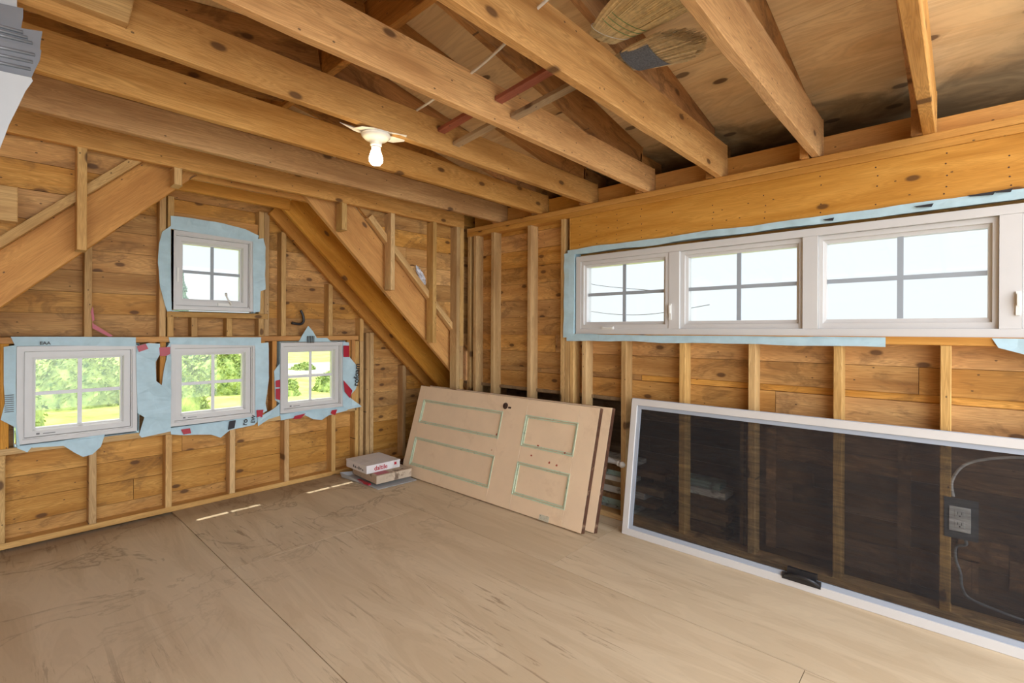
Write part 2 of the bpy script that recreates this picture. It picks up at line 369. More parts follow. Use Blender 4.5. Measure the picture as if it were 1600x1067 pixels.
def prism(name, pts, thick, mat, parent=None, mw=None):
    """outline in local x/y, extruded along local z; used for sheets with depth"""
    bm = bmesh.new(); n = len(pts)
    a = [bm.verts.new((p[0], p[1], p[2] if len(p) > 2 else 0)) for p in pts]
    b = [bm.verts.new((p[0], p[1], (p[2] if len(p) > 2 else 0) + thick)) for p in pts]
    f1 = bm.faces.new(a[::-1]); f2 = bm.faces.new(b)
    for i in range(n): bm.faces.new((a[i], a[(i + 1) % n], b[(i + 1) % n], b[i]))
    bmesh.ops.triangulate(bm, faces=[f1, f2])
    return link(name, bm, mat, parent, mw)
FA = Matrix(((1, 0, 0, 0), (0, 0, -1, 0), (0, 1, 0, 0), (0, 0, 0, 1)))       # local x,y -> world x,z ; local z -> -y (to the room)
def faceA(y): return Matrix.Translation((0, y, 0)) @ FA
def faceB(x): # local x -> world -y ; local y -> z ; local z -> -x (to the room)
    return Matrix(((0, 0, -1, x), (-1, 0, 0, 0), (0, 1, 0, 0), (0, 0, 0, 1)))
def ring(bm, x0, x1, z0, z1, w_, d0, d1):
    """rectangular frame in local xy (w_ wide inwards) from depth d0 to d1"""
    o = [(x0, z0), (x1, z0), (x1, z1), (x0, z1)]; i_ = [(x0 + w_, z0 + w_), (x1 - w_, z0 + w_), (x1 - w_, z1 - w_), (x0 + w_, z1 - w_)]
    V = {}
    for nm, L in (('o', o), ('i', i_)):
        for k, p in enumerate(L):
            for dn, d in (('a', d0), ('b', d1)): V[nm, k, dn] = bm.verts.new((p[0], p[1], d))
    for k in range(4):
        j = (k + 1) % 4
        for q in ((('o', k, 'b'), ('o', j, 'b'), ('i', j, 'b'), ('i', k, 'b')), (('o', j, 'a'), ('o', k, 'a'), ('i', k, 'a'), ('i', j, 'a')),
                  (('o', k, 'a'), ('o', j, 'a'), ('o', j, 'b'), ('o', k, 'b')), (('i', j, 'a'), ('i', k, 'a'), ('i', k, 'b'), ('i', j, 'b'))):
            bm.faces.new([V[t_] for t_ in q])
def text(name, body, size, mat, parent, mw, extrude=.0003):
    cu = bpy.data.curves.new(name, 'FONT'); cu.body = body; cu.size = size; cu.extrude = extrude; cu.offset = .018 * size; cu.align_x = 'LEFT'
    o = bpy.data.objects.new(name + '_src', cu); C.objects.link(o)
    me = bpy.data.meshes.new_from_object(o.evaluated_get(bpy.context.evaluated_depsgraph_get()))
    bpy.data.objects.remove(o); bpy.data.curves.remove(cu)
    me.materials.clear(); me.materials.append(mat)
    n = bpy.data.objects.new(name, me); C.objects.link(n); n.matrix_world = mw
    if parent is not None: n.parent = parent; n.matrix_parent_inverse = parent.matrix_world.inverted()
    return n

# ---------------------------------------------------------------- dimensions
YA = 4.077        # stud faces of the window wall (end of the dormer alcove)
YG = 3.246        # stud faces of the main gable wall the alcove opens from
XB = 2.926        # stud faces of the wall with the long window
T = 2.196         # underside of the ceiling joists
SD = .089; TH = .038
X0 = -2.2; YN = -1.6   # how far the room is built to the left and behind the camera
def roof_z(x): return 2.50 - .18 * (x - XB)        # underside of the right slope sheathing
RX = 1.2; RZ = roof_z(RX)

# ---------------------------------------------------------------- floor (plywood sheets with seams)
bm = bmesh.new(); vals = []
sheets = []
xs = [-3.4, -2.76, -1.54, -.32, .9, 2.12, 3.34, 3.9]
for i in range(len(xs) - 1):
    ys = [-2.4, -.79, 1.65, 4.09] if i % 2 else [-2.4, .43, 2.87, 4.09]
    if i == 3: ys = [-2.4, -.4, 1.30, 3.95]
    for j in range(len(ys) - 1):
        sheets.append((xs[i] + .0018, ys[j] + .0016, xs[i + 1] - .0018, ys[j + 1] - .0016))
for s in sheets:
    box(bm, s[0], s[1], -.015, s[2], s[3], 0); vals += [random.random()] * 6
box(bm, -3.4, -2.4, -.06, 3.9, 4.2, -.016); vals += [.5] * 6
fl = link('floor', bm, M['floor']); set_rnd(fl.data, vals); struct(fl)

# ---------------------------------------------------------------- board sheathing walls
def siding(name, u0, u1, z0, z1, openings, mw, heights, mat, clip=None, knees=()):
    """horizontal boards; local x along the wall, local y up, local z towards the room; openings=(u0,u1,z0,z1)"""
    bm = bmesh.new(); vals = []
    for layer in (0, 1):
      # layer 1: outer skin behind the boards, rows shifted so that no daylight shows through the joints
      z = z0; k = 0; D0, D1 = (-.019, 0) if layer == 0 else (-.034, -.021); g_ = .0012 if layer == 0 else 0
      while z < z1 - .005:
        h = heights[k % len(heights)] if (layer == 0 or k) else heights[0] * .5; k += 1
        zt = min(z + h, z1)
        cuts = [u0]; x = u0 + random.uniform(.8, 3.2)
        while x < u1 - .4 and layer == 0: cuts.append(x); x += random.uniform(2.4, 3.8)
        cuts.append(u1)
        r0 = random.random(); dep = random.uniform(0, .0025) if layer == 0 else 0
        if layer == 0 and h < .05: dep = -.012; r0 = .02
        for a, b in zip(cuts, cuts[1:]):
            r = (r0 + random.uniform(-.12, .12)) % 1.0
            zz = sorted({z + g_, zt - g_} | {q for o in openings for q in (o[2], o[3]) if z < q < zt})
            for za, zb in zip(zz, zz[1:]):
                segs = [(a + g_, b - g_)]
                for o in openings:
                    if o[2] < (za + zb) / 2 < o[3]:
                        ns = []
                        for s_ in segs:
                            if o[1] <= s_[0] or o[0] >= s_[1]: ns.append(s_); continue
                            if o[0] > s_[0]: ns.append((s_[0], o[0]))
                            if o[1] < s_[1]: ns.append((o[1], s_[1]))
                        segs = ns
                if knees: segs = [(p, q) for s_ in segs for p, q in zip([s_[0]] + [k_ for k_ in knees if s_[0] < k_ < s_[1]], [k_ for k_ in knees if s_[0] < k_ < s_[1]] + [s_[1]])]
                for s_ in segs:
                    quad = clip(s_[0], s_[1], za, zb) if clip else [(s_[0], za), (s_[1], za), (s_[1], zb), (s_[0], zb)]
                    if not quad: continue
                    va = [bm.verts.new((p[0], p[1], D0 + dep)) for p in quad]; vb = [bm.verts.new((p[0], p[1], D1 + dep)) for p in quad]
                    bm.faces.new(va[::-1]); bm.faces.new(vb); n_ = len(quad)
                    for i in range(n_): bm.faces.new((va[i], va[(i + 1) % n_], vb[(i + 1) % n_], vb[i]))
                    vals += [r] * (n_ + 2)
        z = zt
    o = link(name, bm, mat, None, mw); set_rnd(o.data, vals); return struct(o)

# rafter lines of the alcove (lower edges), z as a function of x
def RL(x): return 2.196 - (.845 - x) * 1.02
def RR(x): return 2.196 - (x - 1.545) * .972
WIN = [(.129, .700), (.884, 1.452), (1.640, 2.190)]      # lower windows, x extents
wz0, wz1 = .600, 1.180
opA = [(a - .006, b + .006, wz0 - .006, wz1 + .006) for a, b in WIN] + [(.881, 1.438, 1.419, 1.993)]
H1 = [.137, .142, .138, .145, .139, .14]
def clipA(a, b, za, zb):
    # cut the dormer end wall to its roof line (25 cm above the rafters' lower edge)
    pts = [(a, za), (b, za), (b, zb), (a, zb)]
    def cut(P, f):
        out = []
        for i in range(len(P)):
            p, q = P[i], P[(i + 1) % len(P)]; fp, fq = f(p), f(q)
            if fp >= 0: out.append(p)
            if fp * fq < 0: t_ = fp / (fp - fq); out.append((p[0] + (q[0] - p[0]) * t_, p[1] + (q[1] - p[1]) * t_))
        return out
    for f in (lambda p: RL(p[0]) + .27 - p[1], lambda p: RR(p[0]) + .27 - p[1]):
        pts = cut(pts, f)
        if len(pts) < 3: return None
    return pts
wallA = siding('wall_left', -1.5, 3.9, -.02, 2.36, opA, faceA(YA + SD), H1, M['siding'], clipA)

# main gable wall above the alcove opening
def half(side):
    def f(a, b, za, zb):
        if side == 'L': fn = lambda p: p[1] - min(RL(p[0]) + .285, 2.30)
        else: fn = lambda p: p[1] - min(RR(p[0]) + .37, 2.30)
        P = [(a, za), (b, za), (b, zb), (a, zb)]; out = []
        for i in range(4):
            p, q = P[i], P[(i + 1) % 4]; fp, fq = fn(p), fn(q)
            if fp >= 0: out.append(p)
            if fp * fq < 0: t_ = fp / (fp - fq); out.append((p[0] + (q[0] - p[0]) * t_, p[1] + (q[1] - p[1]) * t_))
        if len(out) < 3: return None
        # trim to the roof
        P = out; out = []
        rf = lambda p: (roof_z(p[0]) if p[0] > RX else RZ - .18 * (RX - p[0])) - p[1]
        for i in range(len(P)):
            p, q = P[i], P[(i + 1) % len(P)]; fp, fq = rf(p), rf(q)
            if fp >= 0: out.append(p)
            if fp * fq < 0: t_ = fp / (fp - fq); out.append((p[0] + (q[0] - p[0]) * t_, p[1] + (q[1] - p[1]) * t_))
        return out if len(out) > 2 else None
    return f
H2 = [.139, .143, .137, .141]
gl_ = siding('wall_gable', X0, RX, 0.0, 2.85, [], faceA(YG + SD), H2, M['siding'], half('L'), (.6635,))
gr_ = siding('wall_gable_right', RX, 3.545, 0.0, 2.85, [(3.052, 3.6, -.1, 2.19)], faceA(YG + SD), H2, M['siding'], half('R'), (1.8182,))

# wall B, with a low open cavity between the studs towards the corner
CAV = (-3.3, 2.4, -.02, .80)          # in local u = -y
opB = [(-2.072, .94, 1.258, 1.832), CAV]
HB = [.136, .137, .137, .136, .137, .137, .153, .037, .13, .135, .14, .14, .137, .138, .14, .14, .14]
wallB = siding('wall_right', -(YG + SD), 2.3, -.02, 2.19, opB, faceB(XB + SD), HB, M['siding'])
# dark old boards closing the cavity behind
cav = siding('wall_cavity', -3.5, -.9, -.02, .90, [], faceB(XB + .62), [.12, .13, .11], M['oldboard'])
low = siding('wall_low_boards', -.94, 2.3, -.02, .802, [], faceB(XB + SD + .045), [.085, .15, .13, .06, .16], M['oldboard'])
rr0 = random.Random(21)
for i in range(9):      # odd lengths of older board nailed over them
    y1_ = .85 - i * .20 + rr0.uniform(-.05, .05); z_ = rr0.uniform(.08, .60); hh = rr0.uniform(.06, .14); ll = rr0.uniform(.14, .34)
    o = boxes('patch_board', [(XB + SD + .032, y1_ - ll, z_, XB + SD + .044, y1_, z_ + hh)], M['oldboard'], low); set_rnd(o.data, [rr0.random()] * 6)
    if i % 3 == 0: o = boxes('patch_board', [(XB + SD + .030, y1_ - .05, .06, XB + SD + .0445, y1_, .74)], M['oldboard'], low); set_rnd(o.data, [rr0.random()] * 6)
lid = boxes('cavity_lid', [(XB + SD - .019, .95, .802, XB + .66, 3.36, .825)], M['greywood'], wallB)
boxes('cavity_lid', [(XB + SD - .019, -2.3, .8025, XB + SD + .075, .948, .822)], M['greywood'], wallB)
boxes('cavity_end', [(XB + SD, .93, -.02, XB + .66, .95, .802)], M['greywood'], wallB)

# ---------------------------------------------------------------- framing of the window wall (parts of the wall)
Zv, Xv, Yv = (0, 0, 1), (1, 0, 0), (0, 1, 0)
def studA(xr, z0, z1, w_=TH, y=YA, d=SD, parent=None, mat='stud', nm='stud'):
    return beam(nm, (xr - w_, y, z0), Zv, z1 - z0, Xv, w_, Yv, d, M[mat], parent or wallA, wane=.0015)
def plateA(x0, x1, z0, z1, y=YA, d=SD, parent=None, mat='stud', nm='plate'):
    return beam(nm, (x0, y, z0), Xv, x1 - x0, Zv, z1 - z0, Yv, d, M[mat], parent or wallA, wane=.0015)
plateA(-1.4, 3.75, 0.001, TH)
for i in range(-3, 6): studA(.0854 + .4064 * i, TH, .548)
for xr in (2.343, 2.390, 2.497): studA(xr, TH, 1.262 if xr > 2.45 else 1.186, mat='stud')
studA(2.455, TH, 1.262)
studA(2.86, TH, RR(2.86) + .02); studA(3.27, TH, RR(3.27) + .02)
plateA(-1.0, 2.32, .548, .586, nm='sill_plate', mat='stud')
plateA(-.9, 2.335, 1.196, 1.234, nm='rail', mat='dormer')
for xr in (.098, .80, .86, 1.52, 1.61, 2.26, 2.305):
    studA(xr, .586, 1.196, w_=.036, mat='dormer')
studA(2.39, 1.186, RR(2.39) + .02)
for xr, z1 in ((.466, RL(.466)), (.858, RL(.845)), (.905, 2.2), (1.508, 2.2), (1.548, 2.2), (1.681, RR(1.681)), (2.086, RR(2.086))): studA(xr, 1.234, z1 + .02)
for xr in (1.05, 1.28): studA(xr, 1.234, 1.372)
plateA(.86, 1.53, 1.372, 1.410, y=YA - .02, d=SD + .02, nm='sill_plate')
plateA(.905, 1.47, 2.03, 2.12, y=YA + .03, d=SD - .03, nm='header', mat='dormer')
studA(.06 - .38, 1.234, RL(-.32) + .02)

# ---------------------------------------------------------------- gable wall framing
wg = gl_
def studG(xr, z0, z1, w_=TH, d=SD): return studA(xr, z0, z1, w_, YG, d, wg)
studG(.350, RL(.33) + .01, T); studG(.758, RL(.74) + .01, T)
studG(-.06, RL(-.08) + .01, T); studG(-.47, RL(-.49) + .01, T)
studG(1.766, 2.003, T); studG(2.171, 1.60, T); studG(2.582, 1.183, T); 
studG(2.842, 0.001, T); studG(2.884, 0.001, .86); studG(2.888, 1.15, T, .044); studG(2.884, .86, 1.15, .038, SD - .03)
def slope_beam(name, xa, za, xb, zb, depth, y, thick, mat, parent=None, cut_v=(False, False), wane=.0015):
    """sloping board in the x/z plane; (xa,za)-(xb,zb) is its lower edge"""
    d = Vector((xb - xa, 0, zb - za)); L = d.length; d.normalize(); n_ = Vector((-d.z, 0, d.x))
    if n_.z < 0: n_ = -n_
    tanv = -n_.x / (d.x if abs(d.x) > 1e-6 else 1)   # slide for a plumb cut
    s0 = depth * tanv if cut_v[0] else 0; s1 = depth * tanv if cut_v[1] else 0
    return beam(name, (xa, y, za), d, L, n_, depth, Yv, thick, M[mat], parent, s0=s0, s1=s1, wane=wane)
slope_beam('sloping_plate', -1.2, RL(-1.2) + .275, .60, RL(.60) + .275, .042, 3.292, .062, 'stud', wg)
slope_beam('sloping_plate', 1.97, RR(1.97) + .355, 2.90, RR(2.90) + .32, .046, 3.300, .054, 'stud', wg)

# ---------------------------------------------------------------- alcove rafters and collar ties (things)
def lower(side, xa, xb): return (xa, RL(xa), xb, RL(xb)) if side == 'L' else (xa, RR(xa), xb, RR(xb))
r = slope_beam('dormer_rafter', *lower('L', -1.28, .86), .193, 3.372, .040, 'dormer'); tag(r, 'broad orange sloping rafter rising from the left edge of the photo to the tie beam', 'rafter', None)
a_ = lower('R', 1.50, 3.75)
r = slope_beam('dormer_rafter', *a_, .262, 3.372, .040, 'dormer'); tag(r, 'broad sloping rafter descending right behind the cut studs, nearest of the right slope', 'rafter')
for yy, lab1, lab2 in ((3.78, None, 'second sloping rafter in the right slope, between the nearest one and the window wall'), (4.035, None, 'dark sloping rafter flat against the window wall boards on the right')):
    if yy < 4:
        r = slope_beam('dormer_rafter', *lower('L', -1.28, .855), .19, yy, TH, 'dormer'); tag(r, 'second sloping rafter on the left, mostly hidden behind the broad front one', 'rafter')
    r = slope_beam('dormer_rafter', *lower('R', 1.53, 3.75), .19, yy, TH if yy < 4 else .04, 'dormer'); tag(r, lab2, 'rafter')
for yy, x0_, x1_, lab in ((3.409, .80, 1.60, 'short flat ceiling tie just behind the long tie beam'), (3.78, .83, 1.57, 'flat ceiling tie right above the small upper window')):
    r = beam('collar_tie', (x0_, yy - (.037 if yy > 3.5 else -.004), T + .0), Xv, x1_ - x0_, Zv, .115, Yv, .036, M['dormer']); tag(r, lab, 'ceiling tie')
# outer sheathing of the alcove roof
bm = bmesh.new()
def quadslab(bm, P, off):
    a = [bm.verts.new(p) for p in P]; b = [bm.verts.new(Vector(p) + Vector(off)) for p in P]
    bm.faces.new(a); bm.faces.new(b[::-1]); 
    for i in range(4): bm.faces.new((a[i], b[i], b[(i + 1) % 4], a[(i + 1) % 4]))
y0_, y1_ = 3.357, 4.2
quadslab(bm, [(-1.45, y0_, RL(-1.45) + .285), (.92, y0_, RL(.92) + .285), (.92, y1_, RL(.92) + .285), (-1.45, y1_, RL(-1.45) + .285)], (-.015, 0, .015))
quadslab(bm, [(1.50, y0_, RR(1.50) + .375), (3.95, y0_, RR(3.95) + .375), (3.95, y1_, RR(3.95) + .375), (1.50, y1_, RR(1.50) + .375)], (.015, 0, .015))
quadslab(bm, [(.5, y0_, 2.42), (1.9, y0_, 2.42), (1.9, y1_, 2.42), (.5, y1_, 2.42)], (0, 0, .02))
o = link('ceiling_dormer', bm, M['roofply']); set_rnd(o.data, [.3] * len(o.data.polygons)); struct(o)
bm = bmesh.new(); box(bm, 3.9, 3.3, -.05, 3.92, 4.2, .4); box(bm, -1.5, 3.3, -.05, -1.48, 4.2, .4); box(bm, 3.02, 3.336, -.03, 3.92, 3.350, .80)
o = link('wall_knee', bm, M['ply']); set_rnd(o.data, [.3] * len(o.data.polygons)); struct(o)

# ---------------------------------------------------------------- long wall framing
def studB(yl, z0, z1, w_=TH, d=SD, mat='stud'):
    return beam('stud', (XB, yl - w_, z0), Zv, z1 - z0, Yv, w_, Xv, d, M[mat], wallB, wane=.0015)
def plateB(y0, y1, z0, z1, mat='stud', nm='plate', x=XB, d=SD): return beam(nm, (x, y0, z0), Yv, y1 - y0, Zv, z1 - z0, Xv, d, M[mat], wallB, wane=.0012)
plateB(-2.2, 3.33, .001, TH)
plateB(-2.2, 3.245, T - .037, T - .0005, mat='header'); plateB(-2.2, 3.245, T - .075, T - .038, mat='header')
for yl in (3.24, 3.165): studB(yl, TH, T - .075)
for yl in (2.944, 2.533, 2.203): studB(yl, TH, T - .075)
for yl in (2.161, 2.119): studB(yl, TH, 1.228)
for yl in (2.010, 1.69, 1.283, .88, .474, .066, -.34, -.75): studB(yl, TH, 1.228)
for yl in (-1.0, -1.4, -1.8): studB(yl, TH, T - .075)
plateB(-.98, 2.162, 1.228, 1.266, nm='sill_plate', mat='header')
plateB(-2.2, 2.122, 1.868, T - .075, nm='header', mat='header', x=XB + .004, d=.08)
# nail lines in the header
bm = bmesh.new()
for yn in (2.03, 1.89, 1.73, 1.55, 1.33, 1.08, .80, .53, .30, .05, -.15):
    for zz in (1.91, 1.95, 1.99, 2.04, 2.09):
        if random.random() < .8:
            c_ = (XB + .0035, yn + random.uniform(-.006, .006), zz + random.uniform(-.008, .008))
            bmesh.ops.create_circle(bm, cap_ends=True, segments=8, radius=.0035, matrix=Matrix.Translation(c_) @ Matrix.Rotation(PI / 2, 4, 'Y'))
link('nail_head', bm, M['iron'], wallB)

# unseen left side of the attic, added to dim light towards the corner
wl = siding('wall_unseen_left', -2.4, 3.4, -.02, 2.10, [], Matrix(((0, 0, 1, -2.50), (1, 0, 0, 0), (0, 1, 0, 0), (0, 0, 0, 1))), [.14, .15], M['siding'])
# ---------------------------------------------------------------- roof: sheathing, rafters, ridge board, joists
YR = -.95      # the roof is built back to here
bm = bmesh.new(); vals = []
def roof_panel(x0, x1, y0, y1, zf):
    P = [(x0, y0, zf(x0)), (x1, y0, zf(x1)), (x1, y1, zf(x1)), (x0, y1, zf(x0))]
    quadslab(bm, P, (0, 0, .014)); vals.extend([random.random()] * 6)
gap = .0012
xe = 3.55
for k, (xa, xb) in enumerate(((2.36, xe), (RX, 2.36))):
    ys = [YR, -.62, 1.82, 3.36] if k == 0 else [YR, .6, 3.04, 3.36]
    for ya, yb in zip(ys, ys[1:]): roof_panel(xa + gap, xb - gap, ya + gap, yb - gap, roof_z)
lz = lambda x: RZ - .18 * (RX - x)
for k, (xa, xb) in enumerate(((0, RX), (-1.22, 0), (-2.6, -1.22))):
    ys = [YR, -.4, 2.04, 3.36] if k % 2 else [YR, .9, 3.36]
    for ya, yb in zip(ys, ys[1:]): roof_panel(xa + gap, xb - gap, ya + gap, yb - gap, lz)
for P in ([(RX, YR, roof_z(RX) + .016), (xe + .1, YR, roof_z(xe + .1) + .016), (xe + .1, 3.42, roof_z(xe + .1) + .016), (RX, 3.42, roof_z(RX) + .016)], [(-2.6, YR, lz(-2.6) + .016), (RX, YR, lz(RX) + .016), (RX, 3.42, lz(RX) + .016), (-2.6, 3.42, lz(-2.6) + .016)]):
    quadslab(bm, P, (0, 0, .01)); vals.extend([.5] * 6)
ceil = link('ceiling', bm, M['roofply']); set_rnd(ceil.data, vals); struct(ceil)
boxes('eave_board', [(xe - .02, YR, 2.15, xe, 3.36, 2.40), (3.017, YR, 2.15, xe - .02, 3.36, 2.165)], M['greywood'], ceil)

JY = [3.246, 2.837, 2.393, 1.937, 1.494, 1.030, .538, .085]
JH = [.145, .152, .156, .154, .168, .205, .215, .215]
JL = ['long tie beam on top of the gable wall studs, farthest back of the ceiling beams',
      'ceiling joist just in front of the long tie beam, with two vertical cracks',
      'ceiling joist right behind the bare bulb, glowing orange',
      'ceiling joist that the bare bulb fixture hangs from, with three round knots',
      'ceiling joist with frayed lower edge, left of the red bracing strip nearest the broom heads',
      'wavy-edged ceiling joist that hides the left ends of the broom heads',
      'ceiling joist just right of the broom heads, a chunk missing from its lower edge',
      'rightmost ceiling joist, seen almost end-on against the bare plywood']
for i, (y, lab) in enumerate(zip(JY, JL)):
    nm = 'tie_beam' if i == 0 else 'ceiling_joist'
    o = beam(nm, (X0 - .3, y, T + .0005), Xv, (2.885 if i == 0 else 3.01) - X0 + .3, Zv, JH[i], Yv, TH + (.008 if i == 7 else 0), M['joist'], wane=(.0015, .0015, .003, .004, .004, .008, .012, .004)[i])
    tag(o, lab, 'tie beam' if i == 0 else 'ceiling joist')
RLAB = ['roof rafter beside the second joist from the back', 'roof rafter beside the joist behind the bulb', 'roof rafter beside the joist carrying the bulb', 'roof rafter above the red and grey bracing strips',
        'roof rafter running down behind the broom heads', 'streaky brown roof rafter right of the broom heads', 'narrow rafter beside the rightmost joist']
dz = Vector((1, 0, -.18)).normalized(); nz = Vector((.18, 0, 1)).normalized()
for y, lab in zip(JY[1:], RLAB):
    x1_ = 3.45; x0_ = RX + .021; dep = .184
    zz = roof_z(x0_) - dep / nz.z
    o = beam('roof_rafter', (x0_, y + TH + .009, zz), (1, 0, -.18), (2.905 - x0_) * math.hypot(1, .18), (.18, 0, 1), dep - .001, Yv, TH, M['rafter'], s0=0, s1=0, wane=.002)
    tag(o, lab, 'rafter')
    # tail over the plate (birdsmouth)
    beam('rafter_tail', (2.905, y + TH + .009, T + .001), Xv, .3, Zv, .255, Yv, TH, M['rafter'], o, bevel=.001)
    o2 = beam('roof_rafter', (RX - .021, y + TH + .009, lz(RX - .021) - dep / nz.z), (-1, 0, -.18), 3.4, (-.18, 0, 1), dep - .001, Yv, TH, M['rafter'], wane=.002)
    tag(o2, 'continuation of the ' + lab.replace('streaky brown ', '').replace('narrow ', '') + ' beyond the ridge', 'rafter')
rb = beam('ridge_board', (RX - .019, YR, RZ - .215), Yv, 3.33 - YR, Zv, .20, Xv, TH, M['rafter']); tag(rb, 'reddish brown ridge board where both roof slopes meet above the joists', 'ridge board')
for i, (ya, yb) in enumerate(zip(JY[1:], JY[:-1])):
    if yb - (ya + .077) < .05: continue
    o = beam('blocking', (3.018, ya + .087, T + .001), Yv, yb - ya - .089, Zv, random.choice((.125, .135, .130)), Xv, TH, M['header'], ceil)
o = beam('blocking', (3.018, -1.0, T + .001), Yv, 1.10, Zv, .09, Xv, TH, M['header'], ceil)
# mouldy outer band

# ---------------------------------------------------------------- windows
def window_unit(n, x0, z0, w_, h, mwf, grille, upper=False):
    """casement window; local x along the wall, y up, z to the room, origin at its lower left corner"""
    mw = mwf @ Matrix.Translation((x0, z0, 0))
    bm = bmesh.new(); ring(bm, 0, w_, 0, h, .026, -.045, .072); ring(bm, .020, w_ - .020, .020, h - .020, .012, -.045, .058)
    fr = link('window_%d' % n, bm, M['vinyl'], None, mw); struct(fr)
    bm = bmesh.new(); ring(bm, .034, w_ - .034, .034, h - .034, .034, -.02, .046); ring(bm, .060, w_ - .060, .060, h - .060, .012, -.02, .034); ring(bm, .070, w_ - .070, .070, h - .070, .013, -.02, .018)
    sa = link('sash', bm, M['vinyl'], fr, mw)
    bm = bmesh.new(); box(bm, .080, .080, -.004, w_ - .080, h - .080, .002); link('glass_pane', bm, M['glass'], fr, mw)
    bm = bmesh.new(); cx, cz = w_ / 2, h / 2
    box(bm, cx - .011, .081, .004, cx + .011, h - .081, .011); box(bm, .081, cz - .011, .004, cx - .0112, cz + .011, .011); box(bm, cx + .0112, cz - .011, .004, w_ - .081, cz + .011, .011)
    link('grille', bm, M[grille], fr, mw)
    return fr, mw
fA = faceA(YA + .072)
wins = {}
for n, (x0, x1) in enumerate(WIN, 1):
    fr, mw = window_unit(n, x0, wz0, x1 - x0, wz1 - wz0, fA, 'grille_sunlit'); wins[n] = fr
    bm = bmesh.new(); box(bm, .085, .045, .046, .10, .054, .0475); box(bm, .115, .046, .046, .17, .050, .0475)
    link('maker_sticker', bm, M['dimplastic'], fr, mw)
fr, mw = window_unit(4, .887, 1.425, .545, .562, fA, 'grille'); wins[4] = fr
def crank(parent, mw, x, y, fold=False):
    bm = bmesh.new()
    bx = box
    bx(bm, x - .045, y - .010, 0, x + .045, y + .010, .012)
    if not fold:
        tube(bm, smooth_path([(x + .04, y, .01), (x + .035, y + .012, .03), (x + .012, y + .045, .035), (x + .004, y + .07, .03)], 4), .006, 8)
        tube(bm, [(x + .004, y + .07, .03), (x - .002, y + .082, .045)], .009, 8)
    else:
        tube(bm, [(x + .04, y, .012), (x - .03, y + .002, .016)], .006, 8)
    return link('crank_handle', bm, M['plastic'], parent, mw)
crank(fr, mw @ Matrix.Translation((0, 0, .046)), .345, .048)
bm = bmesh.new(); box(bm, .040, .20, .046, .052, .30, .054); link('sash_lock', bm, M['plastic'], fr, mw)

# long window in the right wall (local x = -y)
fB = faceB(2.985)
L0, L1, Z0, Z1 = -2.068, .935, 1.262, 1.828
bm = bmesh.new(); ring(bm, L0, L1, Z0, Z1, .040, -.06, .052)
posts = (-1.323, -.580, .156)
for c in posts: box(bm, c - .034, Z0 + .0405, -.055, c + .034, Z1 - .0405, .050)
w5 = link('window_5', bm, M['vinyl']); w5.matrix_world = fB; struct(w5)
edges = [L0 + .040] + [v for c in posts for v in (c - .034, c + .034)] + [L1 - .040]
for k in range(4):
    a, b = edges[2 * k], edges[2 * k + 1]
    ga, gb = [(-1.990, -1.400), (-1.245, -.650), (-.512, .088), (.225, .820)][k]
    bm = bmesh.new()
    dpt = .046 if k in (0, 3) else .030
    o_ = [(a + .001, Z0 + .041), (b - .001, Z0 + .041), (b - .001, Z1 - .041), (a + .001, Z1 - .041)]
    i_ = [(ga, 1.352), (gb, 1.352), (gb, 1.745), (ga, 1.745)]
    m1 = [(p[0] * .42 + q[0] * .58, p[1] * .42 + q[1] * .58) for p, q in zip(o_, i_)]
    def rim(P, Q, d0, d1, e1):
        A = [bm.verts.new((p[0], p[1], d1)) for p in P]; B = [bm.verts.new((q[0], q[1], e1)) for q in Q]
        A0 = [bm.verts.new((p[0], p[1], d0)) for p in P]; B0 = [bm.verts.new((q[0], q[1], d0)) for q in Q]
        for i in range(4):
            j = (i + 1) % 4
            bm.faces.new((A[i], A[j], B[j], B[i])); bm.faces.new((A0[j], A0[i], B0[i], B0[j]))
            bm.faces.new((A0[i], A0[j], A[j], A[i])); bm.faces.new((B[i], B[j], B0[j], B0[i]))
    rim(o_, m1, -.03, dpt, dpt)
    rim(m1, i_, -.03, dpt - .014, dpt - .018)
    link('sash', bm, M['vinyl'], w5, fB)
    bm = bmesh.new(); box(bm, ga, 1.352, -.004, gb, 1.745, .002); link('glass_pane', bm, M['glass'], w5, fB)
    bm = bmesh.new(); c = (ga + gb) / 2; zc = 1.548
    box(bm, c - .012, 1.353, .004, c + .012, 1.744, .011); box(bm, ga + .001, zc - .011, .004, c - .0122, zc + .011, .011); box(bm, c + .0122, zc - .011, .004, gb - .001, zc + .011, .011)
    link('grille', bm, M['grille'], w5, fB)
crank(w5, fB @ Matrix.Translation((0, 0, .046)), -1.80, 1.308, True)
for u in (-1.345, .178):
    bm = bmesh.new(); box(bm, u - .007, 1.36, .05, u + .007, 1.46, .060); box(bm, u - .004, 1.40, .06, u + .004, 1.45, .070); link('sash_lock', bm, M['plastic'], w5, fB)

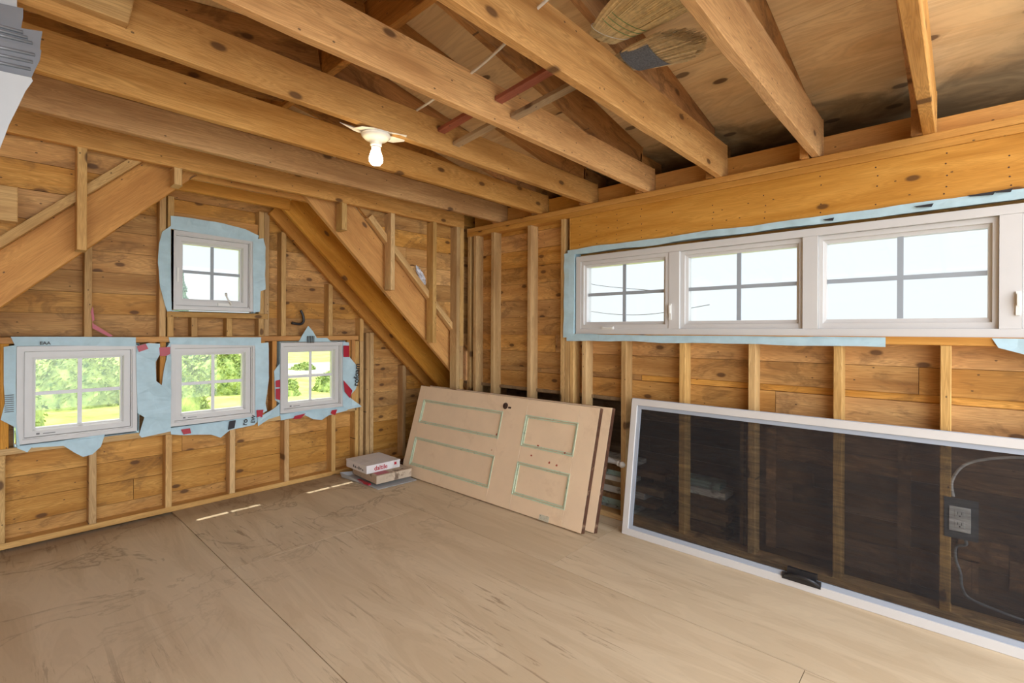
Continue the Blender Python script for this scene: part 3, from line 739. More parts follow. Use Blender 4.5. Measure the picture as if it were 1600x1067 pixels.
# ---------------------------------------------------------------- blue building wrap, stapled round the openings
WRAP = {
  'w1': [
    [(0.104, 1.238), (0.332, 1.237), (0.689, 1.231), (0.69, 1.171), (0.332, 1.182), (0.123, 1.182)] ,
    [(0.076, 1.179), (0.128, 1.189), (0.126, 0.961), (0.129, 0.737), (0.143, 0.596), (0.194, 0.58), (0.175, 0.552), (0.133, 0.583), (0.124, 0.707), (0.065, 0.76), (0.082, 0.854), (0.077, 0.965)] ,
    [(0.143, 0.596), (0.305, 0.595), (0.532, 0.604), (0.51, 0.529), (0.47, 0.487), (0.424, 0.479), (0.382, 0.515), (0.334, 0.563), (0.199, 0.575)] ,
    [(0.69, 1.171), (0.756, 1.191), (0.82, 1.186), (0.824, 1.12), (0.80, 1.06), (0.80, 0.93), (0.83, 0.90), (0.86, 1.10), (0.862, 1.165), (0.883, 1.198), (0.886, 0.572), (0.801, 0.562), (0.723, 0.553), (0.709, 0.572), (0.736, 0.689), (0.700, 0.721)]],
  'w2': [
    [(0.872, 1.23), (1.174, 1.228), (1.484, 1.226), (1.485, 1.16), (0.883, 1.18)] ,
    [(1.442, 1.176), (1.538, 1.184), (1.544, 0.903), (1.52, 0.701), (1.53, 0.639), (1.444, 0.599)] ,
    [(0.886, 0.594), (1.134, 0.596), (1.444, 0.604), (1.478, 0.58), (1.435, 0.54), (1.263, 0.525), (1.198, 0.478), (1.135, 0.511), (0.974, 0.531), (0.889, 0.549)]],
  'w3': [
    [(1.783, 1.186), (1.826, 1.272), (1.858, 1.321), (1.903, 1.272), (1.937, 1.217), (2.029, 1.217), (2.07, 1.182)] ,
    [(1.628, 1.012), (1.583, 0.952), (1.588, 0.849), (1.589, 0.72), (1.629, 0.69)] ,
    [(2.178, 1.181), (2.234, 1.175), (2.235, 1.053), (2.305, 0.957), (2.325, 0.839), (2.3, 0.747), (2.243, 0.682), (2.352, 0.584), (2.231, 0.568), (2.181, 0.608)] ,
    [(1.635, 0.596), (1.906, 0.606), (2.231, 0.597), (2.225, 0.563), (2.049, 0.539), (1.98, 0.509), (1.906, 0.524), (1.84, 0.565), (1.64, 0.548)] ,
    [(1.454, 0.598), (1.501, 0.612), (1.569, 0.645), (1.629, 0.685), (1.63, 0.586), (1.54, 0.571), (1.459, 0.527)]],
  'w4': [
    [(0.88, 2.078), (1.027, 2.086), (1.213, 2.08), (1.369, 2.061), (1.462, 2.026), (1.457, 1.995), (1.42, 1.975), (0.884, 1.99)] ,
    [(0.884, 2.012), (0.832, 1.959), (0.814, 1.877), (0.808, 1.745), (0.823, 1.57), (0.849, 1.46), (0.871, 1.386), (0.89, 1.422), (0.885, 1.753)] ,
    [(1.42, 1.99), (1.495, 2.01), (1.515, 1.942), (1.511, 1.718), (1.512, 1.606), (1.478, 1.589), (1.474, 1.427), (1.427, 1.421)] ,
    [(0.886, 1.422), (0.943, 1.41), (0.947, 1.388), (0.924, 1.369), (0.898, 1.391)]]}
def flap(poly, parent, mwf, center, curl=.012):
    """torn sheet: edges away from the window curl into the room"""
    bm = bmesh.new(); n = len(poly); pts = []
    for i in range(n):
        p, q = Vector(poly[i]), Vector(poly[(i + 1) % n]); L = (q - p).length; k = max(1, int(L / .05))
        for j in range(k): pts.append(p.lerp(q, j / k))
    def h(p):
        d = max(abs(p.x - center[0]) - center[2], abs(p.y - center[1]) - center[3], 0)
        return .004 + curl * (d / .06) * (.55 + .9 * noise.noise(Vector((p.x * 9, p.y * 9, 3.1)))) + .003 * noise.noise(Vector((p.x * 25, p.y * 25, 0)))
    a = [bm.verts.new((p.x, p.y, h(p))) for p in pts]
    f = bm.faces.new(a)
    bmesh.ops.triangulate(bm, faces=[f])
    bmesh.ops.subdivide_edges(bm, edges=bm.edges[:], cuts=1)
    for v in bm.verts: v.co.z = h(v.co)
    r_ = bmesh.ops.extrude_face_region(bm, geom=bm.faces[:])
    for v in r_['geom']:
        if isinstance(v, bmesh.types.BMVert): v.co.z += .0012
    return link('building_wrap', bm, M['wrap'], parent, mwf, smooth=False)
fW = faceA(YA - .002)
cen = {'w1': (.414, .89, .285, .29), 'w2': (1.168, .89, .284, .29), 'w3': (1.915, .89, .275, .29), 'w4': (1.16, 1.706, .272, .281)}
for i, (k, polys) in enumerate(WRAP.items()):
    fr = wins[i + 1]
    for p in polys: flap(p, fr, fW, cen[k])
    cx, cz, hw, hh = cen[k]
    # lining of the rough opening between stud faces and frame
    bm = bmesh.new(); gx = .008
    box(bm, cx - hw - gx - .002, cz - hh - gx, -.085, cx - hw - gx, cz + hh + gx, .006); box(bm, cx + hw + gx, cz - hh - gx, -.085, cx + hw + gx + .002, cz + hh + gx, .006)
    box(bm, cx - hw - gx, cz - hh - gx - .002, -.085, cx + hw + gx, cz - hh - gx, .012); box(bm, cx - hw - gx, cz + hh + gx, -.085, cx + hw + gx, cz + hh + gx + .002, .006)
    link('opening_lining', bm, M['wrap'], fr, fW)
RED = [(1, [(0.692, 1.171), (0.741, 1.187), (0.755, 1.152), (0.703, 1.132)]), (1, [(0.816, 1.16), (0.879, 1.163), (0.879, 1.1), (0.82, 1.102)]), (3, [(2.176, 1.147), (2.232, 1.146), (2.232, 1.042), (2.176, 1.044)]),
       (3, [(2.177, 0.838), (2.265, 0.739), (2.24, 0.672), (2.19, 0.734)]), (2, [(0.945, 0.577), (1.0, 0.578), (1.008, 0.541), (0.961, 0.539)]), (3, [(1.746, 0.572), (1.837, 0.582), (1.794, 0.544), (1.731, 0.547)]),
       (3, [(2.07, 0.582), (2.118, 0.582), (2.1, 0.533), (2.058, 0.555)]), (3, [(1.591, 0.875), (1.626, 0.882), (1.627, 0.82), (1.592, 0.823)]), (3, [(1.592, 0.808), (1.627, 0.81), (1.627, 0.716), (1.592, 0.73)]), (2, [(1.447, 0.654), (1.499, 0.653), (1.49, 0.594), (1.452, 0.599)])]
fR = faceA(YA - .024)
for n, p in RED: prism('red_tape', p, .0008, M['red'], wins[n], fR)
def lettering(body, x, z, size, parent, rz=0, d=YA - .026, sx=1.0):
    mw = faceA(d) @ Matrix.Translation((x, z, 0)) @ Matrix.Rotation(rz, 4, 'Z') @ Matrix.Diagonal((sx, 1, 1, 1))
    return text('lettering', body, size, M['ink'], parent, mw)
lettering('rofoam', 2.312, .775, .070, wins[3], math.radians(86), d=YA - .042)
lettering('EAA', .225, 1.190, .026, wins[1])
lettering('ro', 1.375, .545, .052, wins[2], math.radians(80)); lettering('EW', 1.432, .556, .040, wins[2], math.radians(80))
prism('printed_band', [(1.255, .594), (1.30, .597), (1.29, .537), (1.245, .53)], .0008, M['ink'], wins[2], fR)
for i in range(9):
    zz = .90 - i * .012; prism('small_print', [(.080, zz), (.118, zz + .001), (.118, zz - .003), (.080, zz - .004)], .0005, M['dimplastic'], wins[1], faceA(YA - .020))
for i in range(5):
    xx = 1.845 + i * .014; prism('printed_stroke', [(xx, 1.175), (xx + .006, 1.175), (xx + .009, 1.235), (xx + .002, 1.235)], .0008, M['ink'], wins[3], fR)
# wrap round the long window
fWB = faceB(XB - .001)
cB = ((L0 + L1) / 2, (Z0 + Z1) / 2, (L1 - L0) / 2, (Z1 - Z0) / 2)
def wavy(u0, u1, za, zb, amp):
    n = int((u1 - u0) / .09); lo, hi = [], []
    for i in range(n + 1):
        u = u0 + (u1 - u0) * i / n
        lo.append((u, za + amp * noise.noise(Vector((u * 4, za * 9, 1))))); hi.append((u, zb + amp * noise.noise(Vector((u * 4, zb * 9, 5)))))
    return lo + hi[::-1]
flap(wavy(-2.135, .98, 1.846, 1.884, .012), w5, fWB, cB, .006)
flap([(-2.165, 1.858), (-2.09, 1.866), (-2.072, 1.84), (-2.074, 1.5), (-2.078, 1.262), (-2.10, 1.24), (-2.168, 1.238), (-2.160, 1.5)], w5, fWB, cB, .012)
flap(wavy(-2.14, -.262, 1.216, 1.262, .010), w5, fWB, cB, .004)
flap([(.10, 1.262), (.98, 1.262), (.98, 1.19), (.5, 1.20), (.3, 1.185), (.2, 1.195), (.12, 1.222)], w5, fWB, cB, .006)
bm = bmesh.new()
box(bm, L0 - .014, Z0 - .0, -.085, L0 - .012, Z1 + .03, .006); box(bm, L0 - .012, Z1 + .028, -.085, L1 + .02, Z1 + .030, .004); box(bm, L0 - .012, Z0 - .0025, -.08, -.27, Z0 - .001, .010)
link('opening_lining', bm, M['wrap'], w5, fWB)
for u, z_, s_ in ((-.52, 1.862, .05), (-.16, 1.868, .07), (.02, 1.885, .09), (.10, 1.887, .06)):
    prism('torn_print', [(u, z_), (u + s_, z_ + .003), (u + s_ * .9, z_ - .012), (u + .01, z_ - .006)], .0008, M['ink'], w5, faceB(XB - .016))

# unseen sun blockers over the window wall, added to narrow and stop sun patches
for n, (a, b) in enumerate([(.10, .73), (.855, 1.48), (1.61, 2.22)], 1):
    o = boxes('sun_block_%d' % n, [(a, YA + SD + .036, 1.163, b, YA + SD + (.150 if n == 1 else .112), 1.20)], M['vinyl']); struct(o)
o = boxes('sun_block_overhang', [(.3, 4.205, 2.42, 2.1, 4.62, 2.45)], M['vinyl']); struct(o)

# ---------------------------------------------------------------- outside
GZ = -2.8
bm = bmesh.new()
gx = [-60 + i * 8 for i in range(36)]; gy = [5 + i * 8 for i in range(30)]
grid = [[bm.verts.new((x, y, GZ + .5 * noise.noise(Vector((x * .05, y * .05, 0))))) for x in gx] for y in gy]
for r0, r1 in zip(grid, grid[1:]):
    for i in range(len(gx) - 1): bm.faces.new((r0[i], r0[i + 1], r1[i + 1], r1[i]))
o = link('ground', bm, M['grass'], smooth=True); struct(o)
def leafy(name, cx, cy, rx, ry, h, mat, lab, cat, nleaf=1500, group=None, cone=False):
    bm = bmesh.new(); rnd = random.Random(int(cx * 100 + cy * 7))
    for i in range(nleaf):
        if cone:
            t_ = rnd.random() ** .7; zz = t_; a = rnd.uniform(0, 2 * PI); rr = rx * (1 - t_) * (.75 + .25 * math.sin(t_ * 40)) * rnd.uniform(.6, 1)
            c = Vector((cx + math.cos(a) * rr, cy + math.sin(a) * rr, GZ + .3 + (h - .3) * zz)); s = .22
        else:
            a = rnd.uniform(0, 2 * PI); el = rnd.uniform(-.1, 1) * PI / 2; k_ = .82 + .3 * noise.noise(Vector((math.cos(a) * 2 + cx, math.sin(a) * 2, el * 2)))
            k_ *= rnd.uniform(.85, 1.06)
            c = Vector((cx + math.cos(a) * math.cos(el) * rx * k_, cy + math.sin(a) * math.cos(el) * ry * k_, GZ + max(.05, .12 + math.sin(el) * h * k_))); s = .115
        d = Vector((rnd.uniform(-1, 1), rnd.uniform(-1, 1), rnd.uniform(-1, 1))).normalized(); e_ = d.orthogonal().normalized(); f_ = d.cross(e_)
        s *= rnd.uniform(.6, 1.3)
        bm.faces.new([bm.verts.new(c + e_ * s), bm.verts.new(c + f_ * s * .5), bm.verts.new(c - e_ * s), bm.verts.new(c - f_ * s * .5)])
    # inner mass
    if not cone:
        r_ = bmesh.ops.create_icosphere(bm, subdivisions=2, radius=1)
        for v in r_['verts']: v.co = Vector((cx + v.co.x * rx * .8, cy + v.co.y * ry * .8, GZ + max(0, v.co.z) * h * .8))
    else:
        r_ = bmesh.ops.create_cone(bm, cap_ends=True, segments=10, radius1=rx * .6, radius2=.05, depth=h * .95, matrix=Matrix.Translation((cx, cy, GZ + h * .5)))
    o = link(name, bm, mat); return tag(o, lab, cat, group)
def away(px_dir, dist):    # a spot outside in a compass direction (radians from +x) and distance
    return (math.cos(px_dir) * dist, math.sin(px_dir) * dist)
for ang, dist, rx, ry, h, lab in ((1.585, 26, 2.6, 2.4, 3.3, 'pale green bush seen through the left half of the leftmost window'), (1.475, 33, 2.9, 2.4, 3.7, 'round bush seen through the right half of the leftmost window'),
                                  (1.355, 29, 1.9, 1.9, 3.1, 'dark green bush seen through the left half of the middle lower window'), (1.285, 36, 2.4, 2, 3.2, 'yellowish bush seen through the right half of the middle lower window'),
                                  (1.345, 20.5, .8, .7, .8, 'small low bush at the front, in the middle lower window')):
    x_, y_ = away(ang, dist); leafy('bush', x_, y_, rx, ry, h, M['bush'], lab, 'bush', 5200 if dist > 25 else 900)
for ang, dist, r_, h, lab in ((1.185, 33, 1.1, 1.2, 'low shrub below the road in the rightmost lower window, left half'), (1.10, 35, 1.2, 1.3, 'low shrub below the road in the rightmost lower window, right half'), (1.15, 50, 1.3, .9, 'small dark shrub at the roadside in the rightmost lower window')):
    x_, y_ = away(ang, dist); leafy('shrub', x_, y_, r_, 1.6, h, M['bush'], lab, 'shrub', 1800)
x_, y_ = away(1.342, 62); leafy('spruce_tree', x_, y_, 2.6, 2.6, 10.2, M['spruce_tree'], 'dark conical spruce tree in the lower left pane of the upper window', 'tree', 2600, None, True)
bm = bmesh.new()
A = [away(1.23, 59), away(1.04, 62), away(1.04, 47), away(1.23, 45)]
quadslab(bm, [(p[0], p[1], GZ + .35) for p in A], (0, 0, -.4)); o = link('road', bm, M['road']); struct(o)
def wire(pts, lab, r=.012, mat='black', name='overhead_wire'):
    bm = bmesh.new(); tube(bm, smooth_path(pts, 5), r, 5); return tag(link(name, bm, M[mat]), lab, 'wire')
wire([(12, 9.3, 3.15), (12, 8.2, 2.75), (12, 7.3, 2.55), (12, 5.0, 2.25)], 'thin overhead wire slanting down in the upper left pane of the long window', .009)
wire([(12, 8.9, 2.05), (12, 7.6, 1.82), (12, 6.6, 1.74), (12, 5.7, 1.78), (12, 4.5, 1.95)], 'thin sagging overhead wire in the lower panes of the long window', .009)

# ---------------------------------------------------------------- ceiling lamp
lx, ly = 1.222, 1.985
lamp = thing('ceiling_lamp', 'white porcelain bulb holder with lit bare bulb, on torn card under a ceiling joist', 'ceiling lamp', (lx, ly, T))
bm = bmesh.new(); lathe(bm, [(0, -.004), (.060, -.004), (.066, -.012), (.064, -.020), (.050, -.032), (.030, -.040), (.026, -.052), (.026, -.060), (.022, -.062), (0, -.062)], 32, Matrix.Translation((lx, ly, T)))
link('lamp_holder', bm, M['porcelain'], lamp, smooth=True)
bm = bmesh.new(); lathe(bm, [(.0, -.062), (.018, -.062), (.019, -.078), (.026, -.098), (.0315, -.118), (.030, -.134), (.020, -.147), (0, -.152)], 28, Matrix.Translation((lx, ly, T)))
link('light_bulb', bm, M['bulb'], lamp, smooth=True)
bm = bmesh.new(); lathe(bm, [(.0205, -.063), (.0205, -.070), (.0175, -.071)], 24, Matrix.Translation((lx, ly, T))); link('bulb_collar', bm, M['alu'], lamp, smooth=True)
rim_ = [(-.155, .075, .022), (-.11, .02, -.002), (-.10, -.05, -.008), (-.05, -.075, -.006), (.03, -.085, -.004), (.08, -.08, .004), (.135, -.075, .012), (.150, -.02, .0), (.12, .045, .0), (.05, .06, -.001), (.02, .12, .024), (-.03, .085, .008), (-.08, .075, .006)]
bm = bmesh.new(); cc = bm.verts.new((lx, ly, T - .004)); vs = [bm.verts.new((lx + a * .95 + 0, ly + b * .8, T - .004 + c * 1.0)) for a, b, c in rim_]
fs = [bm.faces.new((cc, vs[i], vs[(i + 1) % len(vs)])) for i in range(len(vs))]
r_ = bmesh.ops.extrude_face_region(bm, geom=fs)
for v in r_['geom']:
    if isinstance(v, bmesh.types.BMVert): v.co.z += .002
link('torn_card', bm, M['paper'], lamp)

# ---------------------------------------------------------------- cable, bracing, boards among the joists
bm = bmesh.new()
tube(bm, smooth_path([(1.22, .70, 2.40), (1.235, 1.02, 2.353), (1.285, 1.22, 2.335), (1.36, 1.47, 2.352), (1.365, 1.60, 2.348), (1.37, 1.77, 2.325), (1.42, 1.955, 2.352), (1.44, 2.1, 2.34), (1.47, 2.42, 2.352), (1.46, 2.85, 2.352)], 8), .0055, 8)
tag(link('electric_cable', bm, M['cable'], smooth=True), 'white electric cable running across the tops of the ceiling joists', 'cable')
for (x_, y0_, z0_, y1_, z1_, mt, lab) in ((1.500, 1.490, 2.285, 1.083, 2.325, 'redwood', 'reddish bracing strip between two ceiling joists, just left of the broom heads'), (1.600, 1.490, 2.245, 1.083, 2.285, 'greywood', 'greyish bracing strip right of the reddish one nearest the broom heads'),
                                          (1.540, 1.933, 2.285, 1.534, 2.325, 'redwood', 'reddish bracing strip one bay further back, right of the lamp'), (1.640, 1.933, 2.245, 1.534, 2.285, 'greywood', 'greyish bracing strip one bay further back, right of the lamp')):
    v = Vector((0, y1_ - y0_, z1_ - z0_)); L = v.length - .004
    o = beam('bracing_strip', (x_, y0_ - .002, z0_), v, L, Xv, .045, v.cross(Vector((1, 0, 0))), .018, M[mt], bevel=.001); tag(o, lab, 'bracing strip')
o = beam('torn_board', (-.9, 1.897, 2.232), Xv, 1.20, Zv, .115, Yv, .038, M['stud'], s1=.02); tag(o, 'pale board with a torn end, nailed along a joist at the top left', 'board')
o = beam('scrap_board', (-.8, 3.168, 1.772), Xv, .902, Zv, .158, Yv, .076, M['stud']); tag(o, 'pale thick board end at the left edge, nailed over the gable wall boards', 'board')

# bundle of vinyl siding offcuts, top left
bundle = thing('siding_bundle', 'bundle of silvery grey vinyl siding offcuts sticking in at the top left corner', 'siding offcuts', (-.4, 1.9, 2.0))
PX = [[(-0.075, 2.181), (0.057, 2.204), (0.058, 2.159), (-0.075, 2.141)], [(-0.074, 2.131), (0.069, 2.156), (0.069, 2.132), (0.065, 2.099), (-0.074, 2.089)], [(-0.073, 2.085), (0.065, 2.093), (0.106, 2.103), (0.103, 2.077), (0.101, 2.051), (-0.073, 2.034)], [(-0.072, 2.024), (0.1, 2.045), (0.103, 2.042), (0.1, 2.014), (0.092, 1.989), (0.084, 1.961), (-0.072, 1.948)], [(-0.071, 1.942), (0.083, 1.954), (0.086, 1.947), (0.072, 1.914), (0.058, 1.867), (0.042, 1.816), (0.035, 1.786), (0.026, 1.75), (-0.018, 1.596), (-0.07, 1.523)]]
for i, (poly, mt) in enumerate(zip(PX, ('foil_w', 'foil', 'foil', 'foil', 'foil_w'))):
    y_ = 1.90 - i * .018
    # folded profile: sheet cut in strips along its length with alternating depth
    prism('siding_panel', poly, .004, M[mt], bundle, faceA(y_))
    if i in (2, 3):
        za = poly[0][1]; 
        for k in range(3):
            t0 = .25 + k * .25
            p0 = Vector(poly[0]).lerp(Vector(poly[-1]), t0); p1 = Vector(poly[1]).lerp(Vector(poly[-2]), t0)
            bm = bmesh.new(); tube(bm, [(p0.x, y_ - .006, p0.y), (p1.x - .006, y_ - .006, p1.y)], .0045, 6); link('siding_fold', bm, M['foil'], bundle, smooth=True)

# ---------------------------------------------------------------- brooms wedged between the joists
def broom(base, tip, w0, w1, lab, mat, band, n=900, rnd_tip=.12):
    base, tip = Vector(base), Vector(tip); ax = (tip - base); L = ax.length; ax.normalize(); side = ax.cross(Vector((0, 0, 1))).normalized(); nn = side.cross(ax)
    root = thing('broom', lab, 'broom', base)
    bm = bmesh.new(); rnd = random.Random(int(w1 * 1000))
    for i in range(n):
        s = rnd.uniform(-1, 1); t_ = rnd.uniform(-1, 1); q = math.sqrt(max(0, 1 - s * s))
        p0 = base + side * s * w0 * .9 + nn * t_ * .016 * q
        e_ = L * (1 - rnd_tip * s * s) * rnd.uniform(.9, 1.03)
        p2 = base + ax * e_ + side * (s * w1 + rnd.uniform(-.004, .004)) + nn * t_ * .022 * q
        p1 = base + ax * e_ * .45 + side * (s * (w0 * .45 + w1 * .55)) + nn * t_ * .021 * q
        tube(bm, [p0, p1, p2], [.0019, .0017, .0008], 3, False)
    o = link('bristles', bm, mat, root); o['kind'] = 'stuff'
    bm = bmesh.new()   # core so that no light passes through
    N_ = 14; rows = []
    for j in range(8):
        u = j / 7; wd = (w0 * (1 - u) + w1 * u) * .93; th = .014 + .004 * u
        rows.append([bm.verts.new(base + ax * (L * .93 * u * (1 - rnd_tip * math.cos(2 * PI * k / N_) ** 2 * u)) + side * math.cos(2 * PI * k / N_) * wd + nn * math.sin(2 * PI * k / N_) * th) for k in range(N_)])
    for a, b in zip(rows, rows[1:]):
        for k in range(N_): bm.faces.new((a[k], a[(k + 1) % N_], b[(k + 1) % N_], b[k]))
    bm.faces.new(rows[0]); bm.faces.new(rows[-1][::-1])
    link('broom_core', bm, mat, root, smooth=True)
    def loop(u, m_, r_, nm, slant=0):
        wd = (w0 * (1 - u) + w1 * u) * 1.02; th = .022 + .006 * u
        bm = bmesh.new(); tube(bm, [base + ax * (L * u + slant * math.cos(2 * PI * k / 20)) + side * math.cos(2 * PI * k / 20) * wd + nn * math.sin(2 * PI * k / 20) * th for k in range(21)], r_, 5, False); link(nm, bm, m_, root, smooth=True)
    if band == 'felt':
        bm = bmesh.new(); rows = []
        for u in (.12, .30, .50):
            wd = (w0 * (1 - u) + w1 * u) * 1.05; th = .024 + .004 * u
            rows.append([bm.verts.new(base + ax * L * u + side * math.cos(2 * PI * k / 24) * wd + nn * math.sin(2 * PI * k / 24) * th) for k in range(24)])
        for a, b in zip(rows, rows[1:]):
            for k in range(24): bm.faces.new((a[k], a[(k + 1) % 24], b[(k + 1) % 24], b[k]))
        link('felt_band', bm, M['felt'], root, smooth=True); loop(.12, M['edge'], .0016, 'wire_binding')
    else:
        for u in (.26, .33, .40): loop(u, M['thread'], .0013, 'green_stitching', .012)
        loop(.14, M['plastic'], .0014, 'wire_binding', -.01)
    bm = bmesh.new(); tube(bm, [base + ax * .03, base - ax * .16 + Vector((0, 0, .02))], .012, 10); link('broom_handle', bm, M['stud'], root, smooth=True)
broom((1.675, 1.060, 2.462), (1.556, .690, 2.440), .078, .150, 'natural straw broom head with green stitching, upper of the two wedged between joists', M['straw'], 'thread')
broom((1.838, 1.060, 2.425), (1.822, .712, 2.385), .078, .128, 'straw broom head with a blue grey felt band, lower of the two wedged between joists', M['straw2'], 'felt', rnd_tip=.34)

# ---------------------------------------------------------------- leaning panel doors
def leaning(org, ax, lean_dx, top_z):
    ax = Vector(ax).normalized(); wd = Vector((lean_dx, 0, top_z)); wd = (wd - ax * wd.dot(ax)).normalized(); nn = ax.cross(wd)
    m = Matrix((ax, wd, nn)).transposed().to_4x4(); m.translation = org; return m
def panel_door(lab):
    root = thing('panel_door', lab, 'door')
    W, L, t_ = .796, 1.92, .036
    xs = [0, .09, 1.07, 1.307, 1.767, L]; yc = {1: (.100, .335, .470, .672), 3: (.110, .335, .455, .675)}
    lst = []
    for i in (0, 2, 4): lst.append((xs[i] + .0010, 0, -t_, xs[i + 1] - .0010, W, 0))
    for i in (1, 3):
        a, b, c, d = yc[i]
        for y0_, y1_ in ((0, a), (b, c), (d, W)): lst.append((xs[i], y0_, -t_, xs[i + 1], y1_, -.0004))
    boxes('door_frame', lst, M['doorpaint'], root, bevel=.0012)
    for i in (1, 3):
        a, b, c, d = yc[i]
        for y0_, y1_ in ((a, b), (c, d)):
            p = boxes('door_panel', [(xs[i], y0_, -.024, xs[i + 1], y1_, -.010)], M['doorpaint'], root)
            bm = bmesh.new(); ring(bm, xs[i] - .004, xs[i + 1] + .004, y0_ - .004, y1_ + .004, .008, -.012, .0035); ring(bm, xs[i] + .010, xs[i + 1] - .010, y0_ + .010, y1_ - .010, .007, -.012, -.0035)
            q = link('moulding', bm, M['green'], p); q['label'] = 'pale green moulding'
    e_ = boxes('door_edge', [(L + .0002, 0, -t_, L + .0022, W, -.0002), (0, W + .0002, -t_, L, W + .0016, -.0005)], M['edge'], root); e_['label'] = 'dark bare door edge'
    for x_, y_ in ((1.62, .0), (.10, .0)):
        bm = bmesh.new(); box(bm, x_ - .04, y_ + .002, .0002, x_ + .04, y_ + .036, .003); tube(bm, [(x_ - .04, .004, .005), (x_ + .04, .004, .005)], .0045, 8)
        h = link('hinge', bm, M['hinge'], root)
    bm = bmesh.new(); lathe(bm, [(0, .012), (.012, .012), (.013, .004), (.024, .003), (.025, 0)], 20, Matrix.Translation((1.085, .722, 0))); box(bm, 1.117, .706, 0, 1.145, .720, .002)
    k = link('knob_spindle', bm, M['iron'], root, smooth=False)
    chips = ((1.045, .497, .016), (1.455, .475, .013), (1.70, .466, .010), (1.65, .372, .010), (1.585, .378, .012), (1.03, .375, .006), (1.42, .40, .009))
    rr = random.Random(3)
    for x_, y_, s in chips:
        pts = [(x_ + math.cos(a) * s * rr.uniform(.4, 1), y_ + math.sin(a) * s * rr.uniform(.4, 1)) for a in [k_ * PI / 4 for k_ in range(8)]]
        inside = (1.307 < x_ < 1.767 or .09 < x_ < 1.07) and (.47 < y_ < .67)
        prism('paint_chip', pts, .0004, M['chip'], root, Matrix.Translation((0, 0, -.0098 if inside else .0002)))
    return root
d1 = panel_door('pink beige four-panel door with pale green mouldings, lying on its side at the front')
def copy_tree(o, parent=None):
    c = o.copy(); C.objects.link(c)
    if parent is not None: c.parent = parent
    for ch in list(o.children): copy_tree(ch, c)
    return c
d2 = copy_tree(d1); d2['label'] = 'second beige door behind the front one, only its right end showing'
d1.matrix_world = leaning((2.524, 3.670, .0105), (.025, -1.92, 0), .220, .765)
d2.matrix_world = leaning((2.585, 3.615, .0105), (.025, -1.92, 0), .222, .765)

# ---------------------------------------------------------------- sliding screen door
sd = thing('screen_door', 'white aluminium sliding screen door lying on its side against the right wall studs', 'screen door')
W, L = .855, 2.06
bm = bmesh.new(); ring(bm, 0, L, 0, W, .040, -.026, 0); bmesh.ops.bevel(bm, geom=bm.edges[:], offset=.0015, segments=1, affect='EDGES'); link('door_frame', bm, M['alu'], sd)
bm = bmesh.new(); ring(bm, .0385, L - .0385, .0385, W - .0385, .024, -.024, -.010); link('inner_channel', bm, M['channel'], sd)
bm = bmesh.new(); box(bm, .002, W + .0003, -.026, L - .002, W + .004, -.003); x_ = link('top_track', bm, M['channel'], sd)
bm = bmesh.new(); box(bm, .060, .060, -.0185, L - .060, W - .060, -.0180); link('insect_screen', bm, M['screen'], sd)
bm = bmesh.new(); hx = 1.0
tube(bm, smooth_path([(hx - .075, .042, -.002), (hx - .05, .060, .020), (hx, .068, .028), (hx + .05, .060, .020), (hx + .075, .042, -.002)], 5), .008, 10)
box(bm, hx - .085, .030, -.012, hx + .085, .062, .003); box(bm, hx - .065, .062, -.03, hx + .065, .090, -.006)
h = link('pull_handle', bm, M['black'], sd); h['label'] = 'black plastic pull handle'
sd.matrix_world = leaning((2.752, 1.580, .001), (.018, -2.0, 0), .128, .842)

# ---------------------------------------------------------------- boxes in the corner
tr = thing('flattened_carton', 'flattened pale carton with upturned edges, lowest of the stack by the leaning doors', 'carton', (2.1, 3.45, 0))
bm = bmesh.new(); P = [(2.11, 3.98, .040), (2.15, 3.44, .002), (2.50, 3.40, .010), (2.52, 3.92, .010)]
a = [bm.verts.new(p) for p in P]; b = [bm.verts.new((p[0] * .96 + .092, p[1] * .94 + .22, .004)) for p in P]
for i in range(4): bm.faces.new((a[i], a[(i + 1) % 4], b[(i + 1) % 4], b[i]))
bm.faces.new(b); r_ = bmesh.ops.extrude_face_region(bm, geom=bm.faces[:])
for v in r_['geom']:
    if isinstance(v, bmesh.types.BMVert): v.co.z += .003
link('carton_sheet', bm, M['foil_w'], tr)
boxes('red_strip', [(2.135, 3.56, .012, 2.16, 3.74, .026)], M['red'], tr)
def carton(name, lab, loc, rz, sx, sy, sz, mat):
    root = thing(name, lab, 'box', loc, rz); mw = root.matrix_world.copy()
    boxes('box_body', [(0, 0, 0, sx, sy, sz)], mat, root, bevel=.002, mw=mw)
    bm = bmesh.new(); box(bm, -.0015, -.0015, sz + .0004, sx + .0015, sy + .0015, sz + .003); box(bm, -.0016, -.0016, sz - .012, -.0001, sy + .001, sz + .0004); box(bm, 0, -.0016, sz - .012, sx + .001, -.0001, sz + .0004)
    link('box_lid', bm, mat, root, mw=mw)
    return root, mw
b2, mw2 = carton('tile_box', 'worn stained tile box with faded red print, middle of the stack', (2.165, 3.485, .031), math.radians(-3), .330, .42, .066, M['oldbox'])
boxes('red_print', [(.02, .02, .0695, .13, .18, .0702)], M['red'], b2, mw=mw2)
b1, mw1 = carton('tile_box', 'clean white tile box with a red brand name, topmost of the stack', (2.130, 3.580, .1016), math.radians(-1), .320, .34, .064, M['box'])
mt = mw1 @ Matrix.Translation((.07, -.0018, .017)) @ Matrix.Rotation(PI / 2, 4, 'X')
text('brand_lettering', 'daltile', .052, M['crimson'], b1, mt)
boxes('logo_square', [(.262, -.0022, .030, .284, -.0017, .052)], M['crimson'], b1, mw=mw1)
boxes('small_print', [(-.0021, .05 + .03 * k, .018 + .004 * (k % 2), -.0016, .07 + .03 * k, .030 + .006 * (k % 3)) for k in range(6)], M['dimplastic'], b1, mw=mw1)

